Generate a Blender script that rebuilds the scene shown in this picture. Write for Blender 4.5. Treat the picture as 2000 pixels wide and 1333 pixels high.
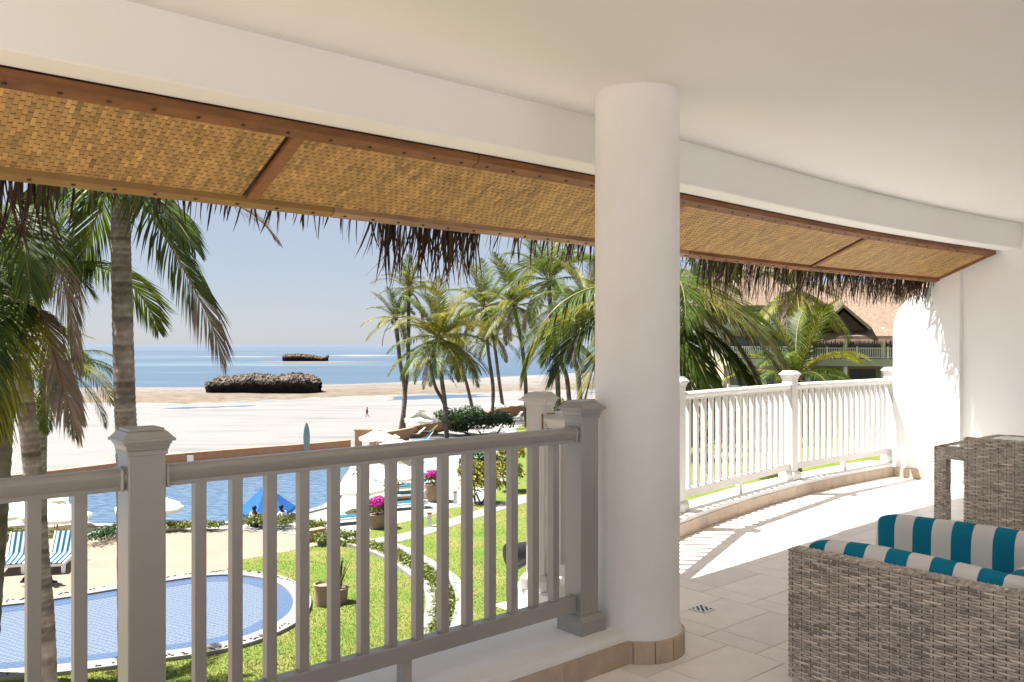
import bpy, bmesh, math, random
from mathutils import Vector, Matrix, Euler, noise
pi = math.pi
R = random.Random(7)
S = bpy.context.scene
COL = S.collection
for o in list(bpy.data.objects): bpy.data.objects.remove(o)

# ------------------------------------------------------------------ camera, sky, sun, exposure
F, CX, HY, CZ, FZ = 1640.0, 1000.0, 672.0, 8.0, 6.5
cam = bpy.data.cameras.new('camera'); co = bpy.data.objects.new('camera', cam); COL.objects.link(co)
co.location = (0, 0, CZ); co.rotation_euler = (pi/2, 0, 0)
cam.sensor_width = 36; cam.lens = F/2000*36; cam.shift_y = 0.00275
cam.clip_start = 0.05; cam.clip_end = 60000
S.camera = co

SUNV = Vector((0.60, -0.05, -1.22)).normalized()          # the way the light travels
elev = math.asin(-SUNV.z)
w = bpy.data.worlds.new('World'); S.world = w; w.use_nodes = True
nt = w.node_tree; nt.nodes.clear()
sky = nt.nodes.new('ShaderNodeTexSky'); sky.sky_type = 'NISHITA'; sky.sun_disc = False
sky.sun_elevation = elev
sky.sun_rotation = math.atan2(-SUNV.x, -SUNV.y) % (2*pi)
sky.air_density = 1.0; sky.dust_density = 0.2; sky.ozone_density = 3.0; sky.altitude = 10
bg = nt.nodes.new('ShaderNodeBackground'); bg.inputs[1].default_value = 0.05
wo = nt.nodes.new('ShaderNodeOutputWorld')
hz = nt.nodes.new('ShaderNodeMix'); hz.data_type = 'RGBA'; hz.inputs[0].default_value = .80     # even tropical haze over the clear sky
hz.inputs[7].default_value = (2.75, 2.93, 3.55, 1); nt.links.new(sky.outputs[0], hz.inputs[6])
nt.links.new(hz.outputs[2], bg.inputs[0]); nt.links.new(bg.outputs[0], wo.inputs[0])
sl = bpy.data.lights.new('sun', 'SUN'); sl.energy = 5.0; sl.angle = math.radians(0.5); sl.color = (1, .985, .955)
so = bpy.data.objects.new('sun', sl); COL.objects.link(so)
so.rotation_euler = SUNV.to_track_quat('-Z', 'Y').to_euler()
vs = S.view_settings; vs.view_transform = 'Standard'; vs.look = 'None'; vs.gamma = 1; vs.exposure = 1.85
try: vs.use_curve_mapping = False
except Exception: pass
S.cycles.max_bounces = 10; S.cycles.diffuse_bounces = 7; S.cycles.transparent_max_bounces = 12
S.cycles.use_denoising = True

# ------------------------------------------------------------------ helpers
TH = math.radians(40.6); cA, sA = math.cos(TH), math.sin(TH)
def W(u, v, z=0.0): return Vector((cA*u - sA*v, sA*u + cA*v, FZ + z))
def G(px, py, z=0.0):
    Y = (CZ - z)*F/(py - HY); return Vector(((px - CX)/F*Y, Y, z))
def PT(px, py, Y): return Vector(((px - CX)/F*Y, Y, CZ - (py - HY)/F*Y))
def lerp(a, b, t): return a + (b - a)*t
def interp(tab, x):
    if x <= tab[0][0]: return tab[0][1]
    for (a, p), (b, q) in zip(tab, tab[1:]):
        if x <= b: return lerp(p, q, (x - a)/(b - a))
    return tab[-1][1]

class MB:
    def __init__(s): s.v = []; s.f = []; s.m = []; s.t = []; s.tone = 0.5; s.mi = 0
    def add(s, vs, fs):
        n = len(s.v); s.v += [tuple(p) for p in vs]; s.t += [s.tone]*len(vs)
        for f in fs: s.f.append(tuple(i + n for i in f)); s.m.append(s.mi)
    def box(s, c, d, rz=0, taper=1.0, M=None):
        x, y, z = d[0]/2, d[1]/2, d[2]/2; k = taper
        ps = [Vector(p) for p in [(-x,-y,-z),(x,-y,-z),(x,y,-z),(-x,y,-z),(-x*k,-y*k,z),(x*k,-y*k,z),(x*k,y*k,z),(-x*k,y*k,z)]]
        rm = M if M is not None else Matrix.Rotation(rz, 3, 'Z')
        s.add([rm @ p + Vector(c) for p in ps], [(3,2,1,0),(4,5,6,7),(0,1,5,4),(1,2,6,5),(2,3,7,6),(3,0,4,7)])
    def tube(s, pts, rad, n=8, cap=True):
        pts = [Vector(p) for p in pts]; rings = []
        if not isinstance(rad, (list, tuple)): rad = [rad]*len(pts)
        for i, p in enumerate(pts):
            d = (pts[min(i+1, len(pts)-1)] - pts[max(i-1, 0)]).normalized()
            a = d.orthogonal() if abs(d.z) < .95 else Vector((1, 0, 0)); a = (a - d*a.dot(d)).normalized(); b = d.cross(a)
            if i and rings_a.dot(a) < 0: a = -a; b = -b
            rings_a = a
            rings.append([p + (a*math.cos(2*pi*k/n) + b*math.sin(2*pi*k/n))*rad[i] for k in range(n)])
        fs = []
        for i in range(len(pts)-1):
            for k in range(n):
                fs.append((i*n+k, i*n+(k+1) % n, (i+1)*n+(k+1) % n, (i+1)*n+k))
        if cap: fs += [tuple(range(n-1, -1, -1)), tuple((len(pts)-1)*n + k for k in range(n))]
        s.add([p for r in rings for p in r], fs)
    def lathe(s, prof, c=(0, 0, 0), n=24):
        c = Vector(c); vs = []; fs = []
        for r, z in prof: vs += [c + Vector((r*math.cos(2*pi*k/n), r*math.sin(2*pi*k/n), z)) for k in range(n)]
        for i in range(len(prof)-1):
            for k in range(n): fs.append((i*n+k, i*n+(k+1) % n, (i+1)*n+(k+1) % n, (i+1)*n+k))
        if prof[0][0] > 1e-4: fs.append(tuple(range(n-1, -1, -1)))
        if prof[-1][0] > 1e-4: fs.append(tuple((len(prof)-1)*n + k for k in range(n)))
        s.add(vs, fs)
    def sweep(s, prof, path, closed=True, caps=True):
        """prof: list of (side, z); path: list of (point, side vector)"""
        n = len(prof); vs = []
        for p, sd in path: vs += [Vector(p) + Vector(sd)*a + Vector((0, 0, z)) for a, z in prof]
        fs = []
        for i in range(len(path)-1):
            for k in range(n if closed else n-1):
                k2 = (k+1) % n
                fs.append((i*n+k, (i+1)*n+k, (i+1)*n+k2, i*n+k2))
        if caps and closed: fs += [tuple(range(n)), tuple((len(path)-1)*n + k for k in range(n-1, -1, -1))]
        s.add(vs, fs)
    def prism(s, poly, z0, z1):
        n = len(poly); vs = [(p[0], p[1], z0) for p in poly] + [(p[0], p[1], z1) for p in poly]
        s.add(vs, [tuple(range(n-1, -1, -1)), tuple(range(n, 2*n))] + [(i, (i+1) % n, n+(i+1) % n, n+i) for i in range(n)])
    def build(s, name, mats, parent=None, smooth=False, auto=None, bevel=0, fix=False, loc=None, rot=None):
        me = bpy.data.meshes.new(name); me.from_pydata(s.v, [], s.f)
        mats = mats if isinstance(mats, (list, tuple)) else [mats]
        for m in mats: me.materials.append(m)
        me.polygons.foreach_set('material_index', s.m)
        at = me.attributes.new('tone', 'FLOAT', 'POINT'); at.data.foreach_set('value', s.t)
        if smooth: me.polygons.foreach_set('use_smooth', [True]*len(s.f))
        if fix or any(len(f) > 4 for f in s.f):
            bm = bmesh.new(); bm.from_mesh(me)
            big = [f for f in bm.faces if len(f.verts) > 4]
            if big: bmesh.ops.triangulate(bm, faces=big)
            if fix: bmesh.ops.recalc_face_normals(bm, faces=bm.faces)
            bm.to_mesh(me); bm.free()
        me.update()
        if smooth and auto:
            try: me.set_sharp_from_angle(angle=math.radians(auto))
            except Exception: pass
        return link(name, me, parent, loc, rot, bevel)

ROOTM = {}
def link(name, me, parent=None, loc=None, rot=None, bevel=0):
    o = bpy.data.objects.new(name, me); COL.objects.link(o)
    if loc is not None: o.location = loc
    if rot is not None: o.rotation_euler = rot
    if parent is not None:
        o.parent = parent
        if parent.name in ROOTM: o.matrix_parent_inverse = ROOTM[parent.name].inverted()
    if bevel:
        b = o.modifiers.new('bevel', 'BEVEL'); b.width = bevel; b.segments = 2; b.limit_method = 'ANGLE'; b.angle_limit = math.radians(40)
    return o
def thing(name, label, cat, loc=(0, 0, 0), rz=0.0, group=None, world=False):
    """an Empty at the thing's base. world=True: its parts are written in world coordinates"""
    o = bpy.data.objects.new(name, None); COL.objects.link(o)
    o.location = loc; o.rotation_euler = (0, 0, rz); o.empty_display_size = .2
    if world: ROOTM[o.name] = Matrix.Translation(Vector(loc)) @ Matrix.Rotation(rz, 4, 'Z')
    return tag(o, label, cat, group)
def tag(o, label, cat, group=None):
    o['label'] = label; o['category'] = cat
    if group: o['group'] = group
    return o
def kind(o, k): o['kind'] = k; return o
def struct(o, label=None):
    o['kind'] = 'structure'
    if label: o['label'] = label
    return o
def copy_tree(o, parent=None):
    c = o.copy(); COL.objects.link(c)
    if parent is not None: c.parent = parent
    for ch in list(o.children): copy_tree(ch, c)
    return c

# ------------------------------------------------------------------ materials
def mat(name, col, rough=.75, var=.12, scale=6, bump=0.0, bscale=40, spec=.3, tone=0.0, rand=0.0, trans=0.0,
        col2=None, metal=0.0, stretch=None, hue=None):
    m = bpy.data.materials.new(name); m.use_nodes = True; n = m.node_tree.nodes; L = m.node_tree.links
    b = n['Principled BSDF']; b.inputs['Roughness'].default_value = rough; b.inputs['Specular IOR Level'].default_value = spec
    b.inputs['Metallic'].default_value = metal
    tc = n.new('ShaderNodeTexCoord'); src = tc.outputs['Object']
    if stretch:
        mp = n.new('ShaderNodeMapping'); mp.inputs['Scale'].default_value = stretch; L.new(src, mp.inputs[0]); src = mp.outputs[0]
    nz = n.new('ShaderNodeTexNoise'); nz.inputs['Scale'].default_value = scale; nz.inputs['Detail'].default_value = 5
    nz.inputs['Roughness'].default_value = .6; L.new(src, nz.inputs['Vector'])
    mx = n.new('ShaderNodeMix'); mx.data_type = 'RGBA'
    c2 = col2 if col2 else tuple(c*(1 + var) for c in col)
    c1 = col if col2 else tuple(c*(1 - var) for c in col)
    mx.inputs[6].default_value = (*c1, 1); mx.inputs[7].default_value = (*c2, 1)
    rp = n.new('ShaderNodeMapRange'); rp.inputs[1].default_value = .3; rp.inputs[2].default_value = .7
    L.new(nz.outputs[0], rp.inputs[0]); L.new(rp.outputs[0], mx.inputs[0]); out = mx.outputs[2]
    if tone or rand:
        sc = None
        if tone:
            a = n.new('ShaderNodeAttribute'); a.attribute_name = 'tone'
            r1 = n.new('ShaderNodeMapRange'); r1.inputs[3].default_value = 1 - tone; r1.inputs[4].default_value = 1 + tone
            L.new(a.outputs['Fac'], r1.inputs[0]); sc = r1.outputs[0]
        if rand:
            oi = n.new('ShaderNodeObjectInfo'); r2 = n.new('ShaderNodeMapRange')
            r2.inputs[3].default_value = 1 - rand; r2.inputs[4].default_value = 1 + rand
            L.new(oi.outputs['Random'], r2.inputs[0])
            if sc is None: sc = r2.outputs[0]
            else:
                mm = n.new('ShaderNodeMath'); mm.operation = 'MULTIPLY'; L.new(sc, mm.inputs[0]); L.new(r2.outputs[0], mm.inputs[1]); sc = mm.outputs[0]
        vm = n.new('ShaderNodeVectorMath'); vm.operation = 'SCALE'; L.new(out, vm.inputs[0]); L.new(sc, vm.inputs['Scale']); out = vm.outputs[0]
    L.new(out, b.inputs['Base Color'])
    if bump:
        nb = n.new('ShaderNodeTexNoise'); nb.inputs['Scale'].default_value = bscale; nb.inputs['Detail'].default_value = 6; L.new(src, nb.inputs['Vector'])
        bp = n.new('ShaderNodeBump'); bp.inputs['Strength'].default_value = bump; bp.inputs['Distance'].default_value = .02
        L.new(nb.outputs[0], bp.inputs['Height']); L.new(bp.outputs[0], b.inputs['Normal'])
    if trans:
        tr = n.new('ShaderNodeBsdfTranslucent'); ms = n.new('ShaderNodeMixShader'); ms.inputs[0].default_value = trans
        g = n.new('ShaderNodeVectorMath'); g.operation = 'MULTIPLY'; g.inputs[1].default_value = (1.25, 1.2, .6)
        L.new(out, g.inputs[0]); L.new(g.outputs[0], tr.inputs[0])
        L.new(b.outputs[0], ms.inputs[1]); L.new(tr.outputs[0], ms.inputs[2]); L.new(ms.outputs[0], n['Material Output'].inputs[0])
    return m

M = {}
M['plaster'] = mat('plaster', (.82, .82, .81), .8, .03, 2.0, .28, 9, .2, col2=(.77, .745, .71))
M['ceiling'] = mat('ceiling_paint', (.82, .815, .80), .7, .02, 1.1, .16, 5, .25, col2=(.80, .785, .75))
M['wall'] = mat('wall_paint', (.82, .815, .80), .7, .025, .8, .08, 40, .2)
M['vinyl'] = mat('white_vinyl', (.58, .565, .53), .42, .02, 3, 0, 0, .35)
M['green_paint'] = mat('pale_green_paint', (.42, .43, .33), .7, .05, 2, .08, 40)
M['vinyl_shade'] = mat('white_vinyl_painted_shade', (.31, .30, .275), .28, .03, 3, 0, 0, .65)  # same white vinyl, with the near railing's shade put into its colour
M['tile'] = mat('floor_tile', (.87, .815, .765), .42, .05, 7, .05, 90, .4, rand=.07)
M['grout'] = mat('grout', (.24, .165, .115), .9, .1, 30)
M['skirt'] = mat('skirting_tile', (.45, .355, .265), .55, .14, 9, .06, 60, .35, rand=.08)
M['wood'] = mat('batten_wood', (.20, .085, .032), .6, .35, 3, .2, 20, .3, stretch=(1, 1, 6), rand=.1)
M['wood_pale'] = mat('weathered_batten', (.29, .185, .105), .65, .3, 3, .2, 20, .3, stretch=(1, 1, 6))
M['wood_moss'] = mat('mossy_batten', (.24, .125, .06), .65, .3, 3, .2, 20, .3, col2=(.30, .20, .045))
M['weave'] = mat('woven_palm_strip', (.40, .24, .085), .6, .12, 20, .1, 60, .3, tone=.42)
M['weave_back'] = mat('woven_mat_back', (.06, .03, .012), .9)
M['nail'] = mat('rusty_nail', (.05, .03, .02), .6)
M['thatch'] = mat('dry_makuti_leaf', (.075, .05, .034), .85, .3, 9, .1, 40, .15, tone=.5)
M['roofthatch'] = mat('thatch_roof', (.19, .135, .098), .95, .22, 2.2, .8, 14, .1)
M['wicker'] = mat('grey_wicker', (.56, .50, .435), .5, .12, 25, 0, 0, .35, tone=.5)
M['wicker_back'] = mat('wicker_shadow_core', (.10, .08, .06), .9)
M['metal'] = mat('grey_metal', (.6, .6, .58), .4, .04, 5, metal=.3)
M['black'] = mat('black_plastic', (.02, .02, .022), .4, .1)
M['steel'] = mat('steel_grate', (.75, .74, .72), .35, .03, 5, metal=.4)
M['dark'] = mat('dark_hole', (.02, .02, .02), .9)
M['trunk'] = mat('palm_bark', (.15, .125, .105), .9, .35, 5, .6, 22, .1, tone=.6, col2=(.29, .265, .235))
M['trunk_far'] = mat('far_palm_bark', (.085, .07, .056), .9, .3, 2, .3, 12, .1, col2=(.15, .13, .105), tone=.4)
M['frond'] = mat('palm_leaflet', (.068, .100, .016), .5, .3, 1.5, 0, 0, .28, tone=.5, rand=.3, trans=.36)
M['frond_y'] = mat('yellow_palm_leaflet', (.155, .150, .022), .5, .3, 1.5, 0, 0, .28, tone=.5, rand=.35, trans=.38)
M['frond_dead'] = mat('dead_palm_leaflet', (.21, .165, .13), .8, .35, 1.5, 0, 0, .2, tone=.45, rand=.2, trans=.15)
M['rachis'] = mat('palm_midrib', (.17, .15, .04), .5, .2, 2)
M['rachis_d'] = mat('dead_midrib', (.22, .12, .06), .7, .2, 2)
M['leaf'] = mat('shrub_leaf', (.025, .06, .014), .5, .3, 2, 0, 0, .4, tone=.5, trans=.2)
M['leaf_y'] = mat('yellow_green_leaf', (.11, .13, .016), .5, .3, 2, 0, 0, .4, tone=.45, trans=.25)
M['flower_y'] = mat('yellow_flower', (.42, .30, .01), .6, .15, 4, 0, 0, .2, tone=.2, trans=.2)
M['flower_p'] = mat('magenta_bract', (.36, .02, .22), .6, .2, 4, 0, 0, .2, tone=.3, trans=.25)
M['pot'] = mat('clay_pot', (.25, .175, .125), .85, .12, 5, .15, 30)
M['soil'] = mat('potting_soil', (.05, .035, .025), .95)
M['white'] = mat('white_frame', (.80, .80, .78), .5, .02)
M['canvas'] = mat('white_canvas', (.80, .79, .77), .85, .03, 2, 0, 0, .1, trans=.25)
M['blue_canvas'] = mat('blue_canvas', (.03, .125, .36), .8, .06, 2, 0, 0, .1, trans=.3)
M['pole'] = mat('umbrella_pole', (.20, .12, .07), .6)
M['brownwood'] = mat('lounger_wood', (.20, .09, .05), .6, .15, 5)
M['teal'] = mat('turquoise_cloth', (.006, .08, .12), .85, .06, 4)
M['terracotta'] = mat('terracotta_wall', (.33, .195, .125), .85, .1, 2.5, .2, 20)
M['kerb'] = mat('white_kerb', (.22, .203, .183), .8, .06, 3, .1, 20)
M['pave'] = mat('beige_paving', (.21, .165, .12), .85, .11, 1.1, .1, 15)
M['deck'] = mat('white_deck', (.26, .245, .225), .8, .06, .9, .1, 15)
M['cream'] = mat('cream_render', (.43, .365, .28), .8, .05, 1)
M['glassdark'] = mat('dark_window_glass', (.06, .085, .11), .08, .2, 1, 0, 0, .6)
M['facade'] = mat('facade_behind', (.80, .795, .78), .6, .1, 1)
M['skin'] = mat('dark_skin', (.075, .042, .03), .6, .1)
M['hair'] = mat('dark_hair', (.012, .010, .010), .7, .1)
M['shirt'] = mat('white_shirt', (.70, .71, .75), .85, .05)
M['trousers'] = mat('black_trousers', (.014, .014, .018), .8, .1)
M['red'] = mat('red_shorts', (.42, .05, .06), .8, .1)
M['board'] = mat('surfboard_aqua', (.16, .27, .275), .3, .05)
M['board_d'] = mat('surfboard_stripe', (.09, .22, .23), .3, .05)
M['sign'] = mat('white_plaque', (.75, .77, .76), .6, .04)
M['rust'] = mat('rust_stain', (.36, .20, .09), .8, .2, 20)

def striped():
    m = mat('striped_cushion', (.8, .8, .8), .9, .03, 30, .12, 220, .15); n = m.node_tree.nodes; L = m.node_tree.links
    return m
def stripe_mat(name, axis, width, a, b, off=0.0, bump=.25):
    m = bpy.data.materials.new(name); m.use_nodes = True; n = m.node_tree.nodes; L = m.node_tree.links
    p = n['Principled BSDF']; p.inputs['Roughness'].default_value = .9; p.inputs['Specular IOR Level'].default_value = .15
    tc = n.new('ShaderNodeTexCoord'); sx = n.new('ShaderNodeSeparateXYZ'); L.new(tc.outputs['Object'], sx.inputs[0])
    ad = n.new('ShaderNodeMath'); ad.operation = 'ADD'; ad.inputs[1].default_value = off + 100*width*2; L.new(sx.outputs[axis], ad.inputs[0])
    mo = n.new('ShaderNodeMath'); mo.operation = 'MODULO'; mo.inputs[1].default_value = 2*width; L.new(ad.outputs[0], mo.inputs[0])
    gt = n.new('ShaderNodeMath'); gt.operation = 'GREATER_THAN'; gt.inputs[1].default_value = width; L.new(mo.outputs[0], gt.inputs[0])
    mx = n.new('ShaderNodeMix'); mx.data_type = 'RGBA'; mx.inputs[6].default_value = (*a, 1); mx.inputs[7].default_value = (*b, 1)
    L.new(gt.outputs[0], mx.inputs[0]); L.new(mx.outputs[2], p.inputs['Base Color'])
    nb = n.new('ShaderNodeTexNoise'); nb.inputs['Scale'].default_value = 12; nb.inputs['Detail'].default_value = 8; L.new(tc.outputs['Object'], nb.inputs['Vector'])
    bp = n.new('ShaderNodeBump'); bp.inputs['Strength'].default_value = bump; bp.inputs['Distance'].default_value = .02; L.new(nb.outputs[0], bp.inputs['Height'])
    L.new(bp.outputs[0], p.inputs['Normal'])
    return m
TEAL, OFFW = (.007, .205, .335), (.74, .73, .70)
M['stripe_y'] = stripe_mat('striped_fabric', 1, .088, TEAL, OFFW)
M['stripe_x'] = stripe_mat('striped_pillow', 0, .088, TEAL, OFFW, .03)
M['towel'] = stripe_mat('striped_towel', 0, .075, (.003, .07, .115), (.34, .34, .335), .0375)

# lawn
def lawn_mat():
    m = mat('lawn', (.075, .132, .018), .9, .3, .55, .5, 18, .1, col2=(.165, .155, .045)); return m
M['lawn'] = lawn_mat()
M['grass'] = mat('grass_blade', (.075, .125, .014), .7, .3, .5, 0, 0, .2, tone=.5, trans=.2, col2=(.17, .165, .03))

def sand_mat():
    m = bpy.data.materials.new('beach_sand'); m.use_nodes = True; n = m.node_tree.nodes; L = m.node_tree.links
    p = n['Principled BSDF']; p.inputs['Roughness'].default_value = .85; p.inputs['Specular IOR Level'].default_value = .2
    tc = n.new('ShaderNodeTexCoord')
    a = n.new('ShaderNodeAttribute'); a.attribute_name = 'tone'      # 0 dry white sand .. 1 tan reef flat
    mp = n.new('ShaderNodeMapping'); mp.inputs['Scale'].default_value = (.03, .13, .1); L.new(tc.outputs['Object'], mp.inputs[0])
    nz = n.new('ShaderNodeTexNoise'); nz.inputs['Scale'].default_value = 1.6; nz.inputs['Detail'].default_value = 7; nz.inputs['Roughness'].default_value = .65
    L.new(mp.outputs[0], nz.inputs['Vector'])
    mp2 = n.new('ShaderNodeMapping'); mp2.inputs['Scale'].default_value = (.25, .5, .4); L.new(tc.outputs['Object'], mp2.inputs[0])
    n2 = n.new('ShaderNodeTexNoise'); n2.inputs['Scale'].default_value = 1.2; n2.inputs['Detail'].default_value = 8; n2.inputs['Roughness'].default_value = .75
    L.new(mp2.outputs[0], n2.inputs['Vector'])
    reef = n.new('ShaderNodeValToRGB'); r = reef.color_ramp
    r.elements[0].position = .32; r.elements[0].color = (.03, .024, .017, 1); r.elements[1].position = .66; r.elements[1].color = (.18, .15, .115, 1)
    e = r.elements.new(.45); e.color = (.12, .09, .06, 1)
    L.new(n2.outputs[0], reef.inputs[0])
    sand = n.new('ShaderNodeValToRGB'); r = sand.color_ramp
    r.elements[0].position = .30; r.elements[0].color = (.128, .125, .122, 1); r.elements[1].position = .50; r.elements[1].color = (.178, .168, .155, 1)
    L.new(nz.outputs[0], sand.inputs[0])
    ad = n.new('ShaderNodeMath'); ad.operation = 'ADD'; ad.inputs[1].default_value = -.5; L.new(nz.outputs[0], ad.inputs[0])
    ml = n.new('ShaderNodeMath'); ml.operation = 'MULTIPLY_ADD'; ml.inputs[1].default_value = .9; L.new(ad.outputs[0], ml.inputs[0]); L.new(a.outputs['Fac'], ml.inputs[2])
    rg = n.new('ShaderNodeMapRange'); rg.inputs[1].default_value = .4; rg.inputs[2].default_value = .62; L.new(ml.outputs[0], rg.inputs[0])
    mx = n.new('ShaderNodeMix'); mx.data_type = 'RGBA'; L.new(rg.outputs[0], mx.inputs[0]); L.new(sand.outputs[0], mx.inputs[6]); L.new(reef.outputs[0], mx.inputs[7])
    L.new(mx.outputs[2], p.inputs['Base Color'])
    bp = n.new('ShaderNodeBump'); bp.inputs['Strength'].default_value = .5; bp.inputs['Distance'].default_value = .4; L.new(n2.outputs[0], bp.inputs['Height']); L.new(bp.outputs[0], p.inputs['Normal'])
    return m
M['sand'] = sand_mat()

def sea_mat():
    m = bpy.data.materials.new('sea_water'); m.use_nodes = True; n = m.node_tree.nodes; L = m.node_tree.links
    p = n['Principled BSDF']; p.inputs['Roughness'].default_value = .28; p.inputs['Specular IOR Level'].default_value = .35
    tc = n.new('ShaderNodeTexCoord')
    def ns(sx, sy, sc, d=5):
        mp = n.new('ShaderNodeMapping'); mp.inputs['Scale'].default_value = (sx, sy, 1); L.new(tc.outputs['Object'], mp.inputs[0])
        z = n.new('ShaderNodeTexNoise'); z.inputs['Scale'].default_value = sc; z.inputs['Detail'].default_value = d; L.new(mp.outputs[0], z.inputs['Vector']); return z
    a = ns(.0016, .0075, 1.0, 4); b = ns(.012, .05, 1.0, 6)
    sx = n.new('ShaderNodeSeparateXYZ'); L.new(tc.outputs['Object'], sx.inputs[0])
    mr = n.new('ShaderNodeMapRange'); mr.inputs[1].default_value = 260; mr.inputs[2].default_value = 5000; L.new(sx.outputs['Y'], mr.inputs[0])
    rp = n.new('ShaderNodeValToRGB'); r = rp.color_ramp
    r.elements[0].position = .36; r.elements[0].color = (.036, .070, .106, 1); r.elements[1].position = .64; r.elements[1].color = (.125, .172, .182, 1)
    e = r.elements.new(.52); e.color = (.046, .082, .122, 1)
    mxn = n.new('ShaderNodeMath'); mxn.operation = 'MULTIPLY_ADD'; mxn.inputs[1].default_value = .35; L.new(b.outputs[0], mxn.inputs[0])
    sb = n.new('ShaderNodeMath'); sb.operation = 'MULTIPLY'; sb.inputs[1].default_value = .66; L.new(a.outputs[0], sb.inputs[0]); L.new(sb.outputs[0], mxn.inputs[2])
    L.new(mxn.outputs[0], rp.inputs[0])
    far = n.new('ShaderNodeMix'); far.data_type = 'RGBA'; L.new(mr.outputs[0], far.inputs[0]); L.new(rp.outputs[0], far.inputs[6]); far.inputs[7].default_value = (.10, .122, .150, 1)  # far water paled towards the sky colour, distance haze painted in
    L.new(far.outputs[2], p.inputs['Base Color'])
    wv = ns(.5, 1.2, .6, 6); bp = n.new('ShaderNodeBump'); bp.inputs['Strength'].default_value = .35; bp.inputs['Distance'].default_value = .5
    L.new(wv.outputs[0], bp.inputs['Height']); L.new(bp.outputs[0], p.inputs['Normal'])
    return m
M['sea'] = sea_mat()

def pool_mat(name, c1, c2, grid, tilew, waves):
    m = bpy.data.materials.new(name); m.use_nodes = True; n = m.node_tree.nodes; L = m.node_tree.links
    p = n['Principled BSDF']; p.inputs['Roughness'].default_value = .12; p.inputs['Specular IOR Level'].default_value = .4
    tc = n.new('ShaderNodeTexCoord')
    nz = n.new('ShaderNodeTexNoise'); nz.inputs['Scale'].default_value = .9; nz.inputs['Detail'].default_value = 5; L.new(tc.outputs['Object'], nz.inputs['Vector'])
    mx = n.new('ShaderNodeMix'); mx.data_type = 'RGBA'; mx.inputs[6].default_value = (*c1, 1); mx.inputs[7].default_value = (*c2, 1)
    if grid:
        bt = n.new('ShaderNodeTexBrick'); bt.offset = 0; bt.inputs['Scale'].default_value = 1; bt.inputs['Mortar Size'].default_value = tilew*.17
        bt.inputs['Brick Width'].default_value = tilew; bt.inputs['Row Height'].default_value = tilew
        bt.inputs['Color1'].default_value = (*c1, 1); bt.inputs['Color2'].default_value = tuple(c*1.12 for c in c1) + (1,); bt.inputs['Mortar'].default_value = (*c2, 1)
        rt = n.new('ShaderNodeMapping'); rt.inputs['Rotation'].default_value = (0, 0, .5)
        dn1 = n.new('ShaderNodeTexNoise'); dn1.inputs['Scale'].default_value = 1.6; L.new(tc.outputs['Object'], dn1.inputs['Vector'])
        dn2 = n.new('ShaderNodeVectorMath'); dn2.operation = 'MULTIPLY_ADD'; dn2.inputs[1].default_value = (.22, .22, 0); L.new(dn1.outputs[1], dn2.inputs[0]); L.new(tc.outputs['Object'], dn2.inputs[2])
        L.new(dn2.outputs[0], rt.inputs[0]); L.new(rt.outputs[0], bt.inputs[0])
        L.new(bt.outputs[0], p.inputs['Base Color'])
    else:
        mp = n.new('ShaderNodeMapping'); mp.inputs['Scale'].default_value = (.8, 2.2, 1); L.new(tc.outputs['Object'], mp.inputs[0]); L.new(mp.outputs[0], nz.inputs['Vector'])
        nz.inputs['Scale'].default_value = 2.2
        rg = n.new('ShaderNodeMapRange'); rg.inputs[1].default_value = .35; rg.inputs[2].default_value = .68; L.new(nz.outputs[0], rg.inputs[0])
        L.new(rg.outputs[0], mx.inputs[0]); L.new(mx.outputs[2], p.inputs['Base Color'])
    wv = n.new('ShaderNodeTexNoise'); wv.inputs['Scale'].default_value = 3.5; wv.inputs['Detail'].default_value = 4; L.new(tc.outputs['Object'], wv.inputs['Vector'])
    bp = n.new('ShaderNodeBump'); bp.inputs['Strength'].default_value = waves; bp.inputs['Distance'].default_value = .15; L.new(wv.outputs[0], bp.inputs['Height']); L.new(bp.outputs[0], p.inputs['Normal'])
    return m
M['pool'] = pool_mat('pool_water', (.018, .062, .130), (.115, .175, .225), False, 0, .5)
M['kidpool'] = pool_mat('mosaic_pool', (.070, .100, .148), (.130, .155, .185), True, .16, .06)
M['kidpool_band'] = pool_mat('mosaic_band', (.045, .075, .135), (.07, .10, .16), True, .16, .03)

def rock_mat():
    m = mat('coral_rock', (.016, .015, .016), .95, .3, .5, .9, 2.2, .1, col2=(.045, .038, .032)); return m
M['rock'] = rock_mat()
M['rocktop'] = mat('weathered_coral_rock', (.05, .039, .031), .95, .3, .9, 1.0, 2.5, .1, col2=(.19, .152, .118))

# ------------------------------------------------------------------ ground, beach, sea
PYmin = -60
WALL = [(-700, 1120), (-300, 990), (0, 955), (230, 925), (330, 908), (600, 885), (683, 877), (780, 862), (870, 838), (960, 818), (1027, 808), (1300, 790)]
wallpts = [G(*p) for p in WALL]
mb = MB()                                                     # garden ground as far as the sea wall
poly = [Vector((70, -60, 0)), Vector((70, 150, 0)), Vector((35, 140, 0))] + list(reversed(wallpts)) + [Vector((-45, 10, 0)), Vector((-45, -60, 0))]
mb.prism(poly, -6.0, -.02)
struct(mb.build('ground', M['pave'], fix=True), 'beige paved garden ground inside the sea wall')

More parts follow.
